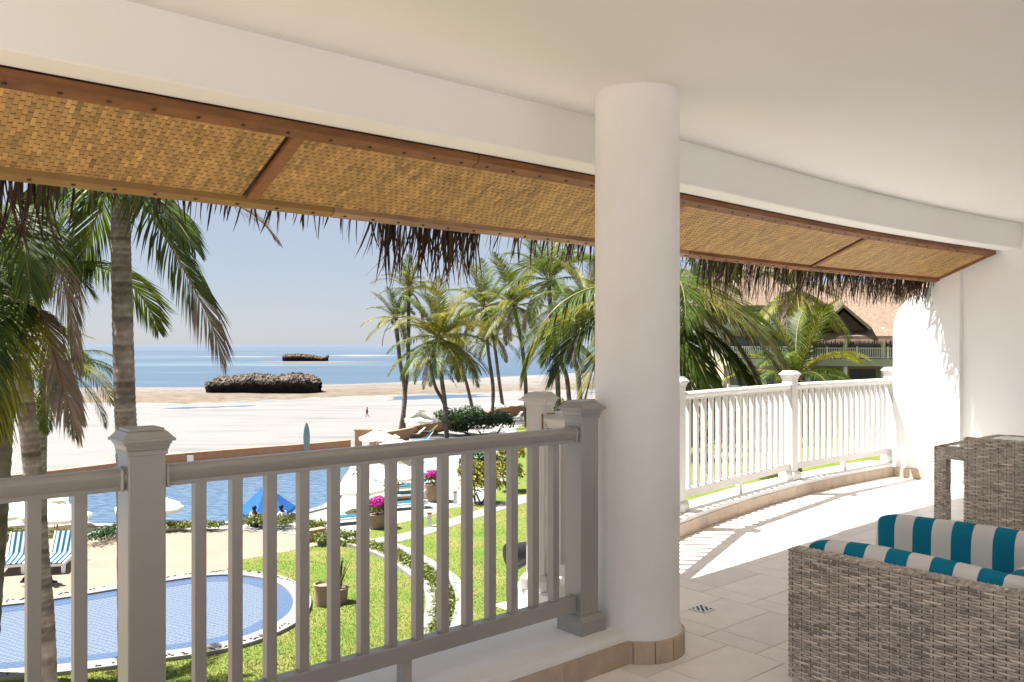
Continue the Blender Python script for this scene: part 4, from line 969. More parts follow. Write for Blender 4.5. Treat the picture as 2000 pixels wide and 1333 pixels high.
rf = mb.build('thatched_roof', M['roofthatch'], root, fix=True)
gx = (1665-CX)/F*80
mb = MB(); gy = YB - 2.4; mb.add([(gx-2.1, gy, e0+.55), (gx+2.3, gy, e0+.55), (gx, gy, e0+2.75), (gx-2.1, gy+4, e0+.8), (gx+2.3, gy+4, e0+.8), (gx-.1, gy+6, e0+3.1)], [(0, 3, 5, 2), (1, 2, 5, 4)]); 
d = mb.build('gable_thatch', M['roofthatch'], root); sm = d.modifiers.new('thick', 'SOLIDIFY'); sm.thickness = .3
mb = MB(); mb.add([(gx-1.85, gy+.4, e0+.5), (gx+2.0, gy+.4, e0+.5), (gx, gy+.4, e0+2.45)], [(0, 1, 2)]); mb.build('gable_wall', M['thatch'], root)
# fringe of the far roof
mb = MB(); rr = random.Random(3)
for i in range(900):
    x = rr.uniform(23.4, 52); l = rr.uniform(.15, .5); mb.tone = rr.random()
    mb.add([(x-.05, YB-2.22, e0-.3), (x+.05, YB-2.22, e0-.3), (x, YB-2.3, e0-.4-l)], [(0, 1, 2)])
kind(mb.build('roof_fringe', M['roofthatch'], root), 'stuff')
root.rotation_euler = (0, 0, rad(-20))
YL = 74
root = thing('hotel_wing', 'left hotel wing with higher thatched roof, half hidden behind palm fronds', 'building', (22, YL, 0), world=True)
mb = MB(); mb.box((22.4, YL + 5, 5.6), (7, 8, 11.2)); mb.build('wall', M['cream'], root)
for z in (3.3, 6.7, 9.7):
    mb = MB(); mb.box((22.4, YL, z - .3), (7.3, 2.4, .6)); mb.build('floor_slab', M['green_paint'], root)
    railing_far(root, 18.8, 26, YL - 1.1, z, 3)
    for k in range(3): far_window(root, 20.3 + 2.2*k, YL + .97, z + .05, 1.6, 1.9)
for k in range(3): far_window(root, 20.3 + 2.2*k, YL + .97, .05, 1.6, 1.9)
mb = MB(); e1 = 11.3
mb.add([(17.2, YL-2, e1), (27.6, YL-2, e1), (27.6, YL+11, e1), (17.2, YL+11, e1), (20.5, YL+4.5, e1+5), (25, YL+4.5, e1+5), (17.2, YL-2, e1-.4), (27.6, YL-2, e1-.4), (27.6, YL+11, e1-.4), (17.2, YL+11, e1-.4)],
       [(0, 1, 5, 4), (1, 2, 5), (2, 3, 4, 5), (3, 0, 4), (6, 7, 1, 0), (9, 6, 0, 3), (7, 8, 2, 1), (6, 9, 8, 7)])
mb.build('thatched_roof', M['roofthatch'], root, fix=True)

# ================================================================== THE BALCONY
CEIL = 2.73
TV = -0.8; BW = 2.6                                                           # limits of the added bounce floor and the back wall, shaped to let light in
LE = -1.0                                                          # unseen left end, cut close to the viewer to let light in
def kw(u): return .17 + .13*min(1, max(0, (u - 3.12)/1.6))
def arc_in(u): return 4.45 - (u - 8.4)**2/27.0                    # inner edge of the curved kerb
us = [3.12 + i*(9.5 - 3.12)/40 for i in range(41)]
def arc_side(u): t = -2*(u - 8.4)/27.0; d = Vector((1, t)).normalized(); return Vector((-d.y, d.x))
def apath(off=0.0, z=0.0, lo=3.12, hi=9.5, n=40):
    out = []
    for i in range(n + 1):
        u = lo + (hi - lo)*i/n; s = arc_side(u); p = W(u + s.x*off, arc_in(u) + s.y*off, z); q = W(u + s.x, arc_in(u) + s.y, 0) - W(u, arc_in(u), 0); out.append((p, q.normalized()))
    return out
# floor slab
poly = [(LE, -3.5), (9.9, -3.5), (9.9, arc_in(9.5) + .25)] + [(u, arc_in(u) + kw(u) - .04) for u in reversed(us)] + [(3.08, arc_in(3.12) + .12), (3.08, 3.02), (LE, 3.02)]
mb = MB(); P = [W(u, v) for u, v in poly]; mb.prism([(p.x, p.y) for p in P], FZ - .28, FZ - .005)
floor = struct(mb.build('floor', [M['grout']], fix=True), 'balcony floor of pale stone tiles')
mb = MB(); q = [W(u, v) for u, v in [(3.12, arc_in(3.12) + .18), (3.065, arc_in(3.12) + .13), (3.065, 3.035), (LE, 3.035), (LE, 2.9), (2.9, 2.9), (2.95, 2.9), (3.15, 3.1), (3.15, arc_in(3.12) + .2)] ]
mb.prism([(p.x, p.y) for p in q], FZ - .9, FZ - .01); struct(mb.build('slab_edge', M['green_paint'], fix=True), 'pale green painted slab edge')
mb = MB(); mb.sweep([(-.05, -.9), (.012, -.9), (.012, -.006), (-.05, -.006)], [(p + q*kw(u_), q) for (p, q), u_ in zip(apath(), us)]); struct(mb.build('slab_edge', M['green_paint'], fix=True), 'pale green curved slab edge')
mb = MB()                                                       # added unseen floor left of and behind the viewer, bounces sunlight under the roof
for q in ([(-7, -9), (LE, -9), (LE, TV), (-7, TV)], [(LE, -9), (9.9, -9), (9.9, -3.5), (LE, -3.5)]):
    q = [W(u, v) for u, v in q]; mb.prism([(p.x, p.y) for p in q], FZ - .28, FZ)
struct(mb.build('bounce_floor', M['tile'], fix=True), 'added unseen floor beside and behind the balcony, bouncing light under its roof')
# body of the hotel under the balcony
mb = MB(); q = [W(u, v) for u, v in [(-7, -9), (9.9, -9), (9.9, 2.4), (LE, 2.4), (LE, TV), (-7, TV)]]; mb.prism([(p.x, p.y) for p in q], -.5, FZ - .3)
struct(mb.build('lower_storeys', M['cream'], fix=True), 'cream storeys under the balcony')

# tiles
mm = .1575; g_ = .0046
def tile_me(du, dv):
    mb = MB(); mb.box((0, 0, -.004), (du - g_, dv - g_, .008)); o = mb.build('tile', M['tile'], bevel=0); me = o.data; bpy.data.objects.remove(o); return me
T1, T3 = tile_me(mm, 2*mm), tile_me(3*mm, 2*mm)
def visible(p, lim=60):
    if p.y < .5: return False
    px = CX + p.x/p.y*F; py = HY + (CZ - p.z)/p.y*F; return -lim < px < 2000 + lim and py < 1333 + lim
nt_ = 0
for r_ in range(-3, 12):
    ub = 3.54 + r_*4*mm
    for (du, me, wd) in ((0, T1, mm), (mm, T3, 3*mm)):
        for k in range(-14, 14):
            u = ub + du + wd/2; v = 2.633 + (k + .5)*2*mm + (mm if r_ % 2 else 0)
            lim = 2.75 if u < 3.05 else arc_in(u) + .15
            if v > lim or v < -1.5 or u > 9.75: continue
            p = W(u, v)
            if not visible(p): continue
            if u > 4.4 and v < 2.0 and (p.x/p.y) > .48 and p.y < 4.6: pass
            o = link('tile', me, floor, p, (0, 0, TH)); nt_ += 1
# drain
mb = MB(); p = W(3.90, 2.90, .002); mb.box(p, (.105, .105, .008), TH); dg = mb.build('drain_grate', M['steel'], floor)
mb = MB()
for i in range(5):
    for j in range(5):
        if (i + j) % 2 == 0:
            q = p + Matrix.Rotation(TH, 3, 'Z') @ Vector(((i-2)*.017, (j-2)*.017, .005)); mb.box(q, (.011, .011, .003), TH)
mb.build('drain_holes', M['dark'], dg)

# kerbs: plaster top and skirting tiles
kprof = [(.012, 0), (.415, 0), (.415, .135), (.40, .145), (.035, .145), (.018, .138), (.012, .105)]
root = thing('balcony_kerb', 'white curved plaster kerb under the far railing with beige skirting tiles', 'kerb', W(6, 4.2), world=True)
mb = MB(); mb.sweep(kprof, [(p, q*(kw(u_)/.415)) for (p, q), u_ in zip(apath(), us)]); mb.build('kerb_top', M['plaster'], root, smooth=True, auto=50, fix=True)
L_ = .60; u = 3.3
while u < 9.48:
    u2 = min(9.48, u + L_*.99); mb = MB(); mb.sweep([(-.004, .0), (.011, .0), (.011, .105), (-.002, .105)], apath(0, 0, u + .002, u2 - .002, 4)); mb.build('skirting_tile', M['skirt'], root, fix=True); u = u2
root = thing('balcony_kerb', 'white plaster kerb under the near railing, left of the round column', 'kerb', W(1, 2.7), world=True)
path = [(W(u, 2.63), (W(0, 1) - W(0, 0))) for u in (LE, 0, 2, 3.03)]
mb = MB(); mb.sweep(kprof, path); mb.build('kerb_top', M['plaster'], root, smooth=True, auto=50, fix=True)
for k in range(8):
    a, b = 3.0 - .45*(k+1), 3.0 - .45*k
    mb = MB(); mb.sweep([(-.004, .0), (.011, .0), (.011, .105), (-.002, .105)], [(W(a + .002, 2.63), (W(0, 1) - W(0, 0))), (W(b - .002, 2.63), (W(0, 1) - W(0, 0)))]); mb.build('skirting_tile', M['skirt'], root, fix=True)
mb = MB(); q = [W(u_, v_) for u_, v_ in [(3.07, 2.7), (3.40, 2.7), (3.40, 3.62), (3.07, 3.57)]]; mb.prism([(p.x, p.y) for p in q], FZ + .001, FZ + .143); mb.build('return_kerb', M['plaster'], root, fix=True)

# column
CU, CV, CR = 3.173, 2.751, .207
root = thing('round_column', 'thick round white plaster column between the two railings', 'column', W(CU, CV), world=True)
c = W(CU, CV); prof = [(CR + .012, .0), (CR + .012, .104), (CR + .005, .125), (CR, .16)] + [(CR, .16 + (CEIL - .16)*i/8) for i in range(1, 9)]
mb = MB(); mb.lathe(prof, c, 64); mb.build('shaft', M['plaster'], root, smooth=True, auto=60, fix=True)
n = 14
for k in range(n):
    a0, a1 = 2*pi*k/n + .01, 2*pi*(k+1)/n - .01; mid_ = (a0 + a1)/2
    if k and False: pass
    rI, rO = CR + .0125, CR + .026; mb = MB(); vs = []
    for i in range(5):
        a = lerp(a0, a1, i/4); d = Vector((math.cos(a), math.sin(a), 0))
        vs += [c + d*rI, c + d*rO, c + d*rO + Vector((0, 0, .103)), c + d*rI + Vector((0, 0, .105))]
    fs = [(4*i+j, 4*i+(j+1) % 4, 4*(i+1)+(j+1) % 4, 4*(i+1)+j) for i in range(4) for j in range(4)] + [(0, 3, 2, 1), (16, 17, 18, 19)]
    mb.add(vs, fs); mb.build('skirting_tile', M['skirt'], root, fix=True)

# ceiling and beam
VB = [(-7, 3.18), (.9, 3.185), (2, 3.18), (3.2, 3.16), (4.05, 3.18), (4.9, 3.22), (5.87, 3.265), (6.9, 3.28), (8.3, 3.235), (9.6, 3.13)]
VE = [(-7, 3.88), (.6, 3.90), (1.7, 3.93), (2.2, 3.95), (4.1, 3.95), (5.5, 4.0), (7.06, 4.03), (8.2, 3.98), (9.6, 3.88)]
def sm(tab, u): return sum(interp(tab, u + d)*k for d, k in ((-.5, .15), (-.25, .2), (0, .3), (.25, .2), (.5, .15)))
ub_ = [LE + i*(9.62 - LE)/80 for i in range(81)]
cl = [W(u, sm(VB, u) + .1, CEIL) for u in ub_]
mb = MB(); mb.prism([(p.x, p.y) for p in cl] + [(p.x, p.y) for p in (W(9.9, 3.1), W(9.9, -3.2), W(LE, -3.2))], FZ + CEIL, FZ + CEIL + .15)
struct(mb.build('ceiling', M['ceiling'], fix=True), 'smooth cream balcony ceiling')
def bpath(tab, off=0, z=0, lo=LE, hi=9.62, n=80):
    out = []
    for i in range(n + 1):
        u = lo + (hi - lo)*i/n; out.append((W(u, sm(tab, u) + off, z), (W(0, 1) - W(0, 0))))
    return out
mb = MB(); mb.sweep([(0, 2.475), (.008, 2.468), (.18, 2.468), (.18, CEIL + .1), (0, CEIL + .1)], bpath(VB)); 
struct(mb.build('ceiling_beam', M['ceiling'], fix=True, smooth=True, auto=30), 'deep plaster beam along the balcony edge')

# walls
mb = MB(); mb.box(W(9.56 + .15, .3, 1.45), (.3, 7.0, 3.1), TH); struct(mb.build('side_wall', M['wall']), 'smooth cream side wall of the balcony')
fin = [(3.70, 0), (4.42, 0), (4.42, 1.62)] + [(4.42 - .30 + .30*math.cos(a), 1.62 + .42*math.sin(a)) for a in [i*pi/2/8 for i in range(1, 9)]] + [(4.0, 2.2), (3.70, 2.5)]
root = thing('fin_wall', 'white rounded wall fin at the end of the far railing', 'wall', W(9.6, 4.1), world=True)
mb = MB(); n = len(fin); vs = [W(9.475, v, z) for v, z in fin] + [W(9.85, v, z) for v, z in fin]
mb.add(vs, [tuple(range(n)), tuple(range(2*n-1, n-1, -1))] + [(i, (i+1) % n, n+(i+1) % n, n+i) for i in range(n)])
mb.build('wall_body', M['wall'], root, fix=True, bevel=.045)
for k in range(9):
    a = 4.40 - .33*k; b = a - .327; uu = 9.474 if a > 3.75 else 9.559
    if a > 3.70 > b: b = 3.705
    mb = MB(); mb.box(W(uu - .008, (a+b)/2, .055), (.014, a - b, .11), TH); mb.build('skirting_tile', M['skirt'], root)
mb = MB(); mb.box(W((BW+LE)/2, -3.35, 1.45), (BW-LE, .3, 3.1), TH); struct(mb.build('back_wall', M['facade']), 'unseen white wall behind the viewer, cut short to let light in')  # unseen wall, shortened so that light enters from behind

# ------------------------------------------------------------------ woven eave
ZI, ZO = 2.45, 2.21
eave = thing('woven_eave', 'sloping woven palm mat soffit framed by brown wooden battens', 'eave', W(3, 3.6, 2.3), world=True)
def sof(a, b, lift=0.0):                                             # a along u, b 0..1 from beam to eave
    v0, v1 = sm(VB, a) + .19, sm(VE, a) + .02
    nrm = Vector((0, -(ZI - ZO), -(v1 - v0))).normalized()            # downwards
    return W(a, lerp(v0, v1, b), lerp(ZI, ZO, b)) + Vector((0, 0, -lift))
for (lo, hi, nm) in ((-1.2, 1.66, 1), (1.74, 4.40, 2), (4.46, 7.02, 3), (7.10, 9.46, 4)):
    mb = MB(); n = 24
    vs = [sof(lerp(lo, hi, i/n), b) for i in range(n + 1) for b in (0, 1)]
    mb.add(vs, [(2*i, 2*i+1, 2*i+3, 2*i+2) for i in range(n)]); pan = mb.build('mat_panel', M['weave_back'], eave)
    mb = MB(); cw, clen = .0185, .094; nc = int((hi - lo)/cw); rr = random.Random(nm)
    for i in range(nc):
        a0 = lo + i*cw; a1 = a0 + cw*.97; off = (i*.5 + .10*rr.random() + .05*math.sin(i*.13)) % 1.0; colt = .5 + .5*noise.noise(Vector((a0*9, nm, 0))); j = -1
        while True:
            b0 = (j + off)*clen; b1 = b0 + clen*.93; j += 1
            if b0 >= 1: break
            b0, b1 = max(0, b0), min(1, b1)
            if b1 - b0 < .01: continue
            mb.tone = min(1, max(0, (colt - .5)*.5 + .35*noise.noise(Vector((a0*26, b0*1.2, nm*3.1))) + rr.gauss(.5, .17))); e = (b1 - b0)*.14; ln = (b1-b0)/clen
            q = []
            for bb, lf in ((b0, .0015), (b0 + e, .0045), (b1 - e, .0045), (b1, .0015)): q += [sof(a0, bb, lf*.7), sof((a0+a1)/2, bb, lf), sof(a1, bb, lf*.7)]
            mb.add(q, [(3*r+s, 3*r+s+1, 3*r+s+4, 3*r+s+3) for r in range(3) for s in range(2)])
    kind(mb.build('woven_strips', M['weave'], pan, smooth=True), 'stuff')
def batten(lo, hi, b0, b1, t0, t1, m, n=20):
    mb = MB(); vs = []
    for i in range(n + 1):
        a = lerp(lo, hi, i/n)
        vs += [sof(a, b0, t0), sof(a, b1, t0), sof(a, b1, t1), sof(a, b0, t1)]
    mb.add(vs, [(4*i+j, 4*(i+1)+j, 4*(i+1)+(j+1) % 4, 4*i+(j+1) % 4) for i in range(n) for j in range(4)] + [(0, 1, 2, 3), tuple(4*n + k for k in (3, 2, 1, 0))])
    return mb.build('batten', M[m], eave, fix=True, bevel=.003)
batten(-1.6, 2.652, .0, .10, -.015, .022, 'wood'); batten(2.658, 5.6, .0, .10, -.015, .022, 'wood'); batten(5.606, 9.46, .0, .10, -.015, .022, 'wood')
batten(-1.6, 2.15, .965, 1.05, -.015, .032, 'wood_moss'); batten(2.156, 5.2, .965, 1.05, -.015, .032, 'wood_pale'); batten(5.206, 9.46, .965, 1.05, -.015, .032, 'wood')
for a in (-1.24, 1.70, 4.43, 7.06): batten(a - .03, a + .03, .10, .965, -.005, .02, 'wood', 4)
batten(9.41, 9.465, .10, .965, -.005, .02, 'wood', 4)
mb = MB()
for i in range(60):
    a = -1.5 + i*.185
    for b, l in ((.05, .023), (1.0, .033)):
        p = sof(a + .03*math.sin(i*7), b, l); mb.lathe([(.0085, -.004), (.0085, .002)], p, 8)
kind(mb.build('nails', M['nail'], eave, fix=True), 'stuff')

# thatch roof over the eave, with its hanging leaf fringe
roof = thing('thatched_roof', 'dark makuti thatch hanging as a ragged fringe below the wooden eave', 'roof', W(3, 4, 2.2), world=True)
mb = MB(); vs = []; n = 60
for i in range(n + 1):
    a = LE + (9.9 - LE)*i/n; ve = sm(VE, a) + .05
    vs += [W(a, ve + .10, 2.19), W(a, ve - .1, 2.47), W(a, 1.0, 4.2), W(a, 1.0, 4.45), W(a, ve + .16, 2.36)]
mb.add(vs, [(5*i+j, 5*(i+1)+j, 5*(i+1)+(j+1) % 5, 5*i+(j+1) % 5) for i in range(n) for j in range(5)]); mb.build('thatch_layer', M['roofthatch'], roof, fix=True)
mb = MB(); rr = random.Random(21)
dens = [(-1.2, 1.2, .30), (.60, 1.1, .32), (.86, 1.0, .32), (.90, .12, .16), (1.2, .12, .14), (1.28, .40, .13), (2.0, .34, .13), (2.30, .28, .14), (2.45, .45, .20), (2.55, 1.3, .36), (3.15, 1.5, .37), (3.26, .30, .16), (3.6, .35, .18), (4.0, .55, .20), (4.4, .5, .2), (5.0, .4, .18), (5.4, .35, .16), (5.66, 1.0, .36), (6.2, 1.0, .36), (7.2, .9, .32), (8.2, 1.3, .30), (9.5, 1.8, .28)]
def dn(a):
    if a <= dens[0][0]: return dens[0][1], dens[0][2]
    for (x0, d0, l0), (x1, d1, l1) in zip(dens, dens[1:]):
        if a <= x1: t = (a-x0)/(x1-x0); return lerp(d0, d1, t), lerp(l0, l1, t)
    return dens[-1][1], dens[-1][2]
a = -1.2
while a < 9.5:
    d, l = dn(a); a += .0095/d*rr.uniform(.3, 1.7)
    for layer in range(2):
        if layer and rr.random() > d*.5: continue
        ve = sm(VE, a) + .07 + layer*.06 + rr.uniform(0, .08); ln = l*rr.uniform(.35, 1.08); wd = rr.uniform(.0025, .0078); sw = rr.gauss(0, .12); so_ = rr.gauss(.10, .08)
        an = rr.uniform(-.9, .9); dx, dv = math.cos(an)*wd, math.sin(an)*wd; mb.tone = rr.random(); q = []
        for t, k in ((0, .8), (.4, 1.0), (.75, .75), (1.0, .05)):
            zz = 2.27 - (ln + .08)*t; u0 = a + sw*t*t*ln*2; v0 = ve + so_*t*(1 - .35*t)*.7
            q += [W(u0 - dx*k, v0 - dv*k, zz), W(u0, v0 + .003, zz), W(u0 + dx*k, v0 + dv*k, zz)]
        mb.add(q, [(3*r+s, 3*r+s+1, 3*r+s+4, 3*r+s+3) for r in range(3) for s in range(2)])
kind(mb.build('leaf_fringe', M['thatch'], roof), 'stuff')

# ------------------------------------------------------------------ railings
PW = .115; PH = 1.087
def post(root, u, v, ang, ztop=PH, z0=.145, vm='vinyl'):
    c = W(u, v, z0); rz = ang; mb = MB(); mb.box(c + Vector((0, 0, (ztop - .066)/2)), (PW, PW, ztop - .066), rz); sh = mb.build('post', M[vm], root, bevel=.004)
    mb = MB()
    for (w_, za, zb, tp) in ((.124, ztop - .084, ztop - .068, 1.0), (.128, ztop - .068, ztop - .050, 1.07), (.144, ztop - .050, ztop - .041, 1.0), (.162, ztop - .041, ztop - .031, 1.0), (.156, ztop - .031, ztop - .009, .76), (.110, ztop - .009, ztop, .97)):
        mb.box(c + Vector((0, 0, (za + zb)/2)), (w_, w_, zb - za), rz, tp)
    mb.build('post_cap', M[vm], sh, bevel=.002)
    mb = MB(); mb.box(c + Vector((0, 0, .030)), (PW + .05, PW + .05, .060), rz, 1.0); mb.box(c + Vector((0, 0, .072)), (PW + .05, PW + .05, .024), rz, .80); mb.build('post_base', M[vm], sh, bevel=.002)
    return sh
rprof = [(-.028, .894), (.028, .894), (.028, .908), (.034, .913), (.036, .920), (.042, .928), (.043, .944), (.036, .955), (.022, .961), (.0, .963), (-.022, .961), (-.036, .955), (-.043, .944), (-.042, .928), (-.036, .920), (-.034, .913), (-.028, .908)]
bprof = [(-.026, .10), (.026, .10), (.026, .163), (.022, .167), (-.022, .167), (-.026, .163)]
def bay(root, p0, p1, n, gap=PW/2, foot=True, rusty=False, bow=0.0, vm='vinyl'):
    (u0, v0), (u1, v1) = p0, p1; d = Vector((u1-u0, v1-v0)); L = d.length; d.normalize(); s = Vector((-d.y, d.x)); ang = TH + math.atan2(d.y, d.x)
    def at(t): x = gap + (L - 2*gap)*t; b = bow*4*t*(1-t); return (u0 + d.x*x + s.x*b, v0 + d.y*x + s.y*b)
    seg = [at(i/10) for i in range(11)]; side = W(s.x, s.y, 0) - W(0, 0, 0)
    path = [(W(a, b, .145), side) for a, b in seg]
    mb = MB(); mb.sweep(rprof, path); tr = mb.build('top_rail', M[vm], root, smooth=True, auto=35, fix=True)
    mb = MB(); mb.sweep(bprof, path); br = mb.build('bottom_rail', M[vm], root, smooth=True, auto=35, fix=True)
    for e in (0, 1):                                                # end brackets
        q = at(e); k = .012 if e == 0 else -.012; c0 = (q[0] + d.x*k, q[1] + d.y*k)
        mb = MB(); mb.box(W(c0[0], c0[1], .145 + .9285), (.014, .090, .074), ang); mb.build('rail_bracket', M[vm], tr, bevel=.012)
        mb = MB(); mb.box(W(c0[0], c0[1], .145 + .134), (.014, .060, .074), ang); mb.build('rail_bracket', M[vm], br, bevel=.004)
        if rusty and e == 0: mb = MB(); mb.box(W(q[0] + d.x*k*.15, q[1] + d.y*k*.15, .145 + .9285), (.005, .102, .086), ang); mb.build('rust_line', M['rust'], tr)
    me = None
    for k in range(n):
        a, b = at((k + 1)/(n + 1))
        if me is None:
            mb = MB(); mb.box((0, 0, 0), (.038, .038, .732)); o = mb.build('baluster', M[vm], root, bevel=.002); me = o.data; o.location = W(a, b, .145 + .532); o.rotation_euler = (0, 0, ang)
        else:
            o = link('baluster', me, root, W(a, b, .145 + .532), (0, 0, ang), .002)
    if foot:
        a, b = at(.5); mb = MB(); mb.box(W(a, b, .145 + .05), (.045, .045, .098), ang); mb.build('support_foot', M[vm], root, bevel=.003)
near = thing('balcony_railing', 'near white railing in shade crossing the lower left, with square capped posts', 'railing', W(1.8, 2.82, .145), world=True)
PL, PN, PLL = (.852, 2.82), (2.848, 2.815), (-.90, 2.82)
for p in (PL, PN): post(near, p[0], p[1], TH, vm='vinyl_shade')
bay(near, PL, PN, 14, vm='vinyl_shade'); post(near, *PLL, TH, vm='vinyl_shade'); bay(near, PLL, PL, 12, vm='vinyl_shade')
farr = thing('balcony_railing', 'far curved white railing in sunlight to the right of the column', 'railing', W(6.5, 4.5, .145), world=True)
P1, P2, P3, P4 = (3.163, 3.45), (5.44, 4.30), (7.58, 4.57), (9.60, 4.50)
angs = [TH + math.atan2(b[1]-a[1], b[0]-a[0]) for a, b in ((P1, P2), (P2, P3), (P3, P4))]
post(farr, *P1, angs[0]); post(farr, *P2, (angs[0] + angs[1])/2); post(farr, *P3, (angs[1] + angs[2])/2); post(farr, *P4, angs[2])
bay(farr, P1, P2, 17); bay(farr, P2, P3, 15); bay(farr, P3, P4, 16)
# short return from the corner post to the column
bay(farr, P1, (CU + .02, CV + CR), 3, .06, False, True)
# small black floodlight outside the corner post
root = thing('floodlight', 'small black round floodlight fixed outside behind the white corner post', 'lamp', W(3.0, 3.6, .1), world=True)
c = PT(1006, 1088, 5.0); mb = MB(); mb.tube([c + Vector((-.03, -.02, .0)), c + Vector((.10, .06, .02))], [.085, .06], 16); mb.build('lamp_housing', M['black'], root, smooth=True, auto=40)
mb = MB(); mb.tube([c + Vector((.08, .05, 0)), c + Vector((.2, -.1, -.16))], .014, 6); mb.build('bracket', M['black'], root)

# ------------------------------------------------------------------ furniture
def wicker_face(mb, O, ea, eb, nv, w_, h_, rr, pitch=.042, row=.0108, t=.004):
    """weave on a flat rectangle: floats along ea over upright stake pairs along eb"""
    O, ea, eb, nv = Vector(O), Vector(ea), Vector(eb), Vector(nv); nr = max(1, int(h_/row)); ncol = max(1, round(w_/pitch)); pitch = w_/ncol; row = h_/nr
    for j in range(nr):
        y0 = (j + .06)*row; y1 = (j + .94)*row; rowt = rr.random()
        for k in range(-1, ncol + 1):
            cx = (k + .5)*pitch + (pitch*.5 if False else 0)
            if (k + j) % 2 == 0:
                x0, x1 = max(0, cx - pitch*.80), min(w_, cx + pitch*.80)
                if x1 - x0 < .004: continue
                mb.tone = min(1, max(0, rr.gauss(.5, .24))); q = []
                for x, l in ((x0, -.001), (x0 + pitch*.25, t), (x1 - pitch*.25, t), (x1, -.001)):
                    x = min(max(x, x0), x1)
                    q += [O + ea*x + eb*y0 + nv*(l - .0015), O + ea*x + eb*((y0+y1)/2) + nv*(l + .001), O + ea*x + eb*y1 + nv*(l - .0015)]
                mb.add(q, [(3*r+s, 3*(r+1)+s, 3*(r+1)+s+1, 3*r+s+1) for r in range(3) for s in range(2)])
            elif 0 <= k < ncol:
                for s2 in (-.007, .007):
                    x0, x1 = cx + s2 - .0052, cx + s2 + .0052; mb.tone = min(1, max(0, rr.gauss(.42, .18))); q = []
                    for y, l in ((y0 - row*.35, -.001), ((y0 + y1)/2, t*1.1), (y1 + row*.35, -.001)):
                        y = min(max(y, 0), h_); q += [O + ea*x0 + eb*y + nv*(l-.001), O + ea*((x0+x1)/2) + eb*y + nv*(l+.001), O + ea*x1 + eb*y + nv*(l-.001)]
                    mb.add(q, [(3*r+s, 3*r+s+1, 3*(r+1)+s+1, 3*(r+1)+s) for r in range(2) for s in range(2)])
def wicker_box(root, name, lo, hi, seed, faces='xXyYzZ', **kw):
    lo, hi = Vector(lo), Vector(hi); d = hi - lo; mb = MB(); mb.box((lo + hi)/2, d - Vector((.006, .006, .006))); core = mb.build(name, M['wicker_back'], root)
    rr = random.Random(seed); mb = MB()
    X, Y, Z = Vector((1, 0, 0)), Vector((0, 1, 0)), Vector((0, 0, 1))
    if 'x' in faces: wicker_face(mb, (lo.x, hi.y, lo.z), -Y, Z, -X, d.y, d.z, rr, **kw)
    if 'X' in faces: wicker_face(mb, (hi.x, lo.y, lo.z), Y, Z, X, d.y, d.z, rr, **kw)
    if 'y' in faces: wicker_face(mb, (lo.x, lo.y, lo.z), X, Z, -Y, d.x, d.z, rr, **kw)
    if 'Y' in faces: wicker_face(mb, (hi.x, hi.y, lo.z), -X, Z, Y, d.x, d.z, rr, **kw)
    if 'Z' in faces:
        if d.x > d.y: wicker_face(mb, (lo.x, lo.y, hi.z), X, Y, Z, d.x, d.y, rr, **kw)
        else: wicker_face(mb, (hi.x, lo.y, hi.z), -X, Y, Z, d.x, d.y, rr, pitch=.022, row=.012)
    kind(mb.build('woven_strands', M['wicker'], core), 'stuff'); return core
def cushion(root, name, lo, hi, m, r=.05, puff=.012, taper=0):
    lo, hi = Vector(lo), Vector(hi); d = hi - lo; c = (lo + hi)/2; bm = bmesh.new(); bmesh.ops.create_cube(bm, size=1); bmesh.ops.subdivide_edges(bm, edges=bm.edges, cuts=9, use_grid_fill=True)
    for v in bm.verts:
        p = Vector((v.co.x*d.x, v.co.y*d.y, v.co.z*d.z)); h = d/2; q = Vector([max(-h[i] + r, min(h[i] - r, p[i])) for i in range(3)]); o = p - q
        if o.length > 1e-6: p = q + o.normalized()*r
        n_ = Vector((v.co.x*2, v.co.y*2, v.co.z*2)); k = [(1 - n_[1]**2)*(1 - n_[2]**2), (1 - n_[0]**2)*(1 - n_[2]**2), (1 - n_[0]**2)*(1 - n_[1]**2)]
        p += Vector([n_[i]*puff*k[i] for i in range(3)]); p += noise.noise_vector(p*6 + c)*.007 + noise.noise_vector(p*17 + c)*.0025; v.co = p
    me = bpy.data.meshes.new(name); bm.to_mesh(me); bm.free(); me.materials.append(M[m]); me.polygons.foreach_set('use_smooth', [True]*len(me.polygons))
    o = link(name, me, root); o.location = c
    s_ = o.modifiers.new('sub', 'SUBSURF'); s_.levels = 1; s_.render_levels = 1; return o
ac = thing('wicker_armchair', 'grey wicker armchair with blue and white striped cushions in the lower right corner', 'armchair', W(3.29, .98), TH)
AX = 0.96; AY = 1.01
wicker_box(ac, 'arm', (0, 0, .05), (.075, AY, .61), 1, 'xYZ')
wicker_box(ac, 'arm', (AX - .075, 0, .05), (AX, AY, .61), 2, 'xXYZ')
wicker_box(ac, 'backrest', (.076, 0, .05), (AX - .076, .08, .66), 3, 'YZ')
wicker_box(ac, 'seat_base', (.076, .081, .05), (AX - .076, AY - .02, .30), 4, 'Y')
cushion(ac, 'arm_cushion', (.083, .10, .30), (.205, AY - .025, .645), 'stripe_y', .05)
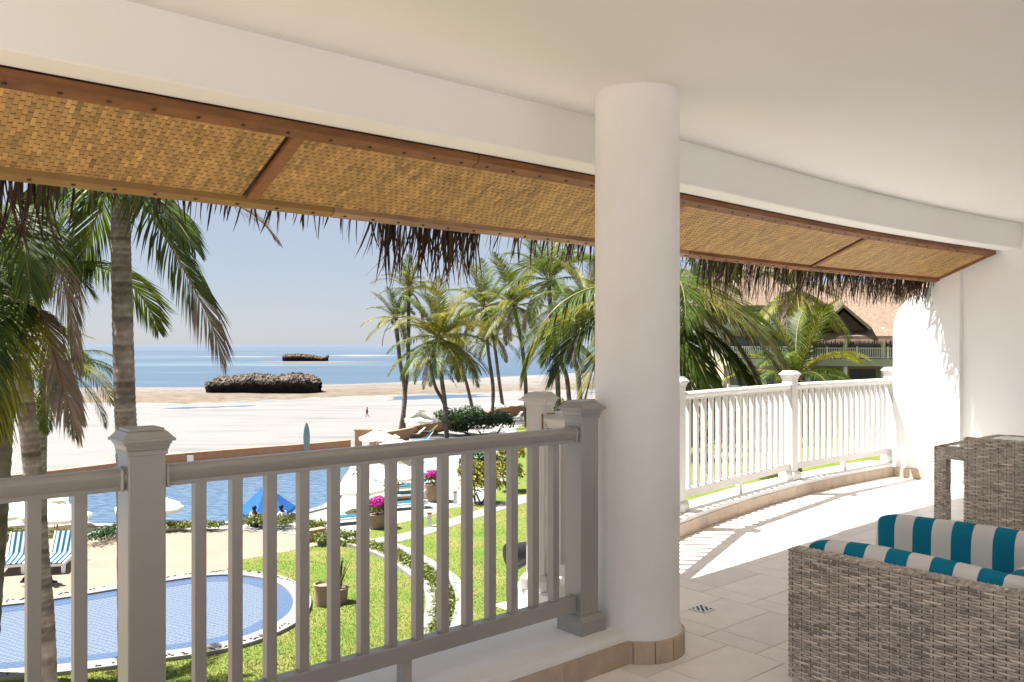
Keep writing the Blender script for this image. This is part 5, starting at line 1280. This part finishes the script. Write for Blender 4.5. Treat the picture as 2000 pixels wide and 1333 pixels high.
cushion(ac, 'arm_cushion', (AX - .20, .10, .30), (AX - .08, AY - .01, .665), 'stripe_y', .05)
cushion(ac, 'back_cushion', (.21, .09, .42), (AX - .205, .27, .61), 'stripe_x', .06)
cushion(ac, 'seat_cushion', (.21, .27, .302), (AX - .205, AY - .02, .42), 'stripe_x', .05)
for x in (.04, AX - .04):
    for y in (.05, AY - .05): mb = MB(); mb.box((x, y, .024), (.07, .07, .05)); mb.build('foot', M['metal'], ac)
mb = MB(); mb.box((.035, AY/2, .03), (.05, AY - .16, .036)); mb.build('base_rail', M['metal'], ac)

tb = thing('dining_table', 'grey wicker dining table with glass top against the side wall', 'table', W(6.45, 1.72), TH)
TX, TY = 1.24, .98
for x in (0, TX - .085):
    for y in (0, TY - .085): wicker_box(tb, 'leg', (x, y, 0), (x + .085, y + .085, .74), 11, 'xXyY', pitch=.028)
for (lo, hi, f) in (((.086, 0, .65), (TX - .086, .06, .74), 'yZ'), ((.086, TY - .06, .65), (TX - .086, TY, .74), 'YyZ'), ((0, .086, .65), (.06, TY - .086, .74), 'xXZ'), ((TX - .06, .086, .65), (TX, TY - .086, .74), 'xXZ')):
    wicker_box(tb, 'apron', lo, hi, 12, f)
gm = bpy.data.materials.new('table_glass'); gm.use_nodes = True; b = gm.node_tree.nodes['Principled BSDF']; b.inputs['Base Color'].default_value = (.75, .78, .76, 1); b.inputs['Roughness'].default_value = .03; b.inputs['Transmission Weight'].default_value = .6
mb = MB(); mb.box((TX/2, TY/2, .736), (TX - .13, TY - .13, .008)); mb.build('glass_top', gm, tb)
ch = thing('dining_chair', 'grey wicker dining chair seen from behind at the table', 'chair', W(5.46, 1.58), TH)
CW_ = .52
bk = wicker_box(ch, 'backrest', (-.02, 0, .40), (.03, CW_, .925), 21, 'xXYyZ')
wicker_box(ch, 'seat', (.035, 0, .36), (.50, CW_, .44), 22, 'xyYZ')
for x in (0, .45):
    for y in (0, CW_ - .045): wicker_box(ch, 'leg', (x, y, 0), (x + .045, y + .045, .395 if x == 0 else .355), 23, 'xXyY', pitch=.022)

print('tiles', nt_)
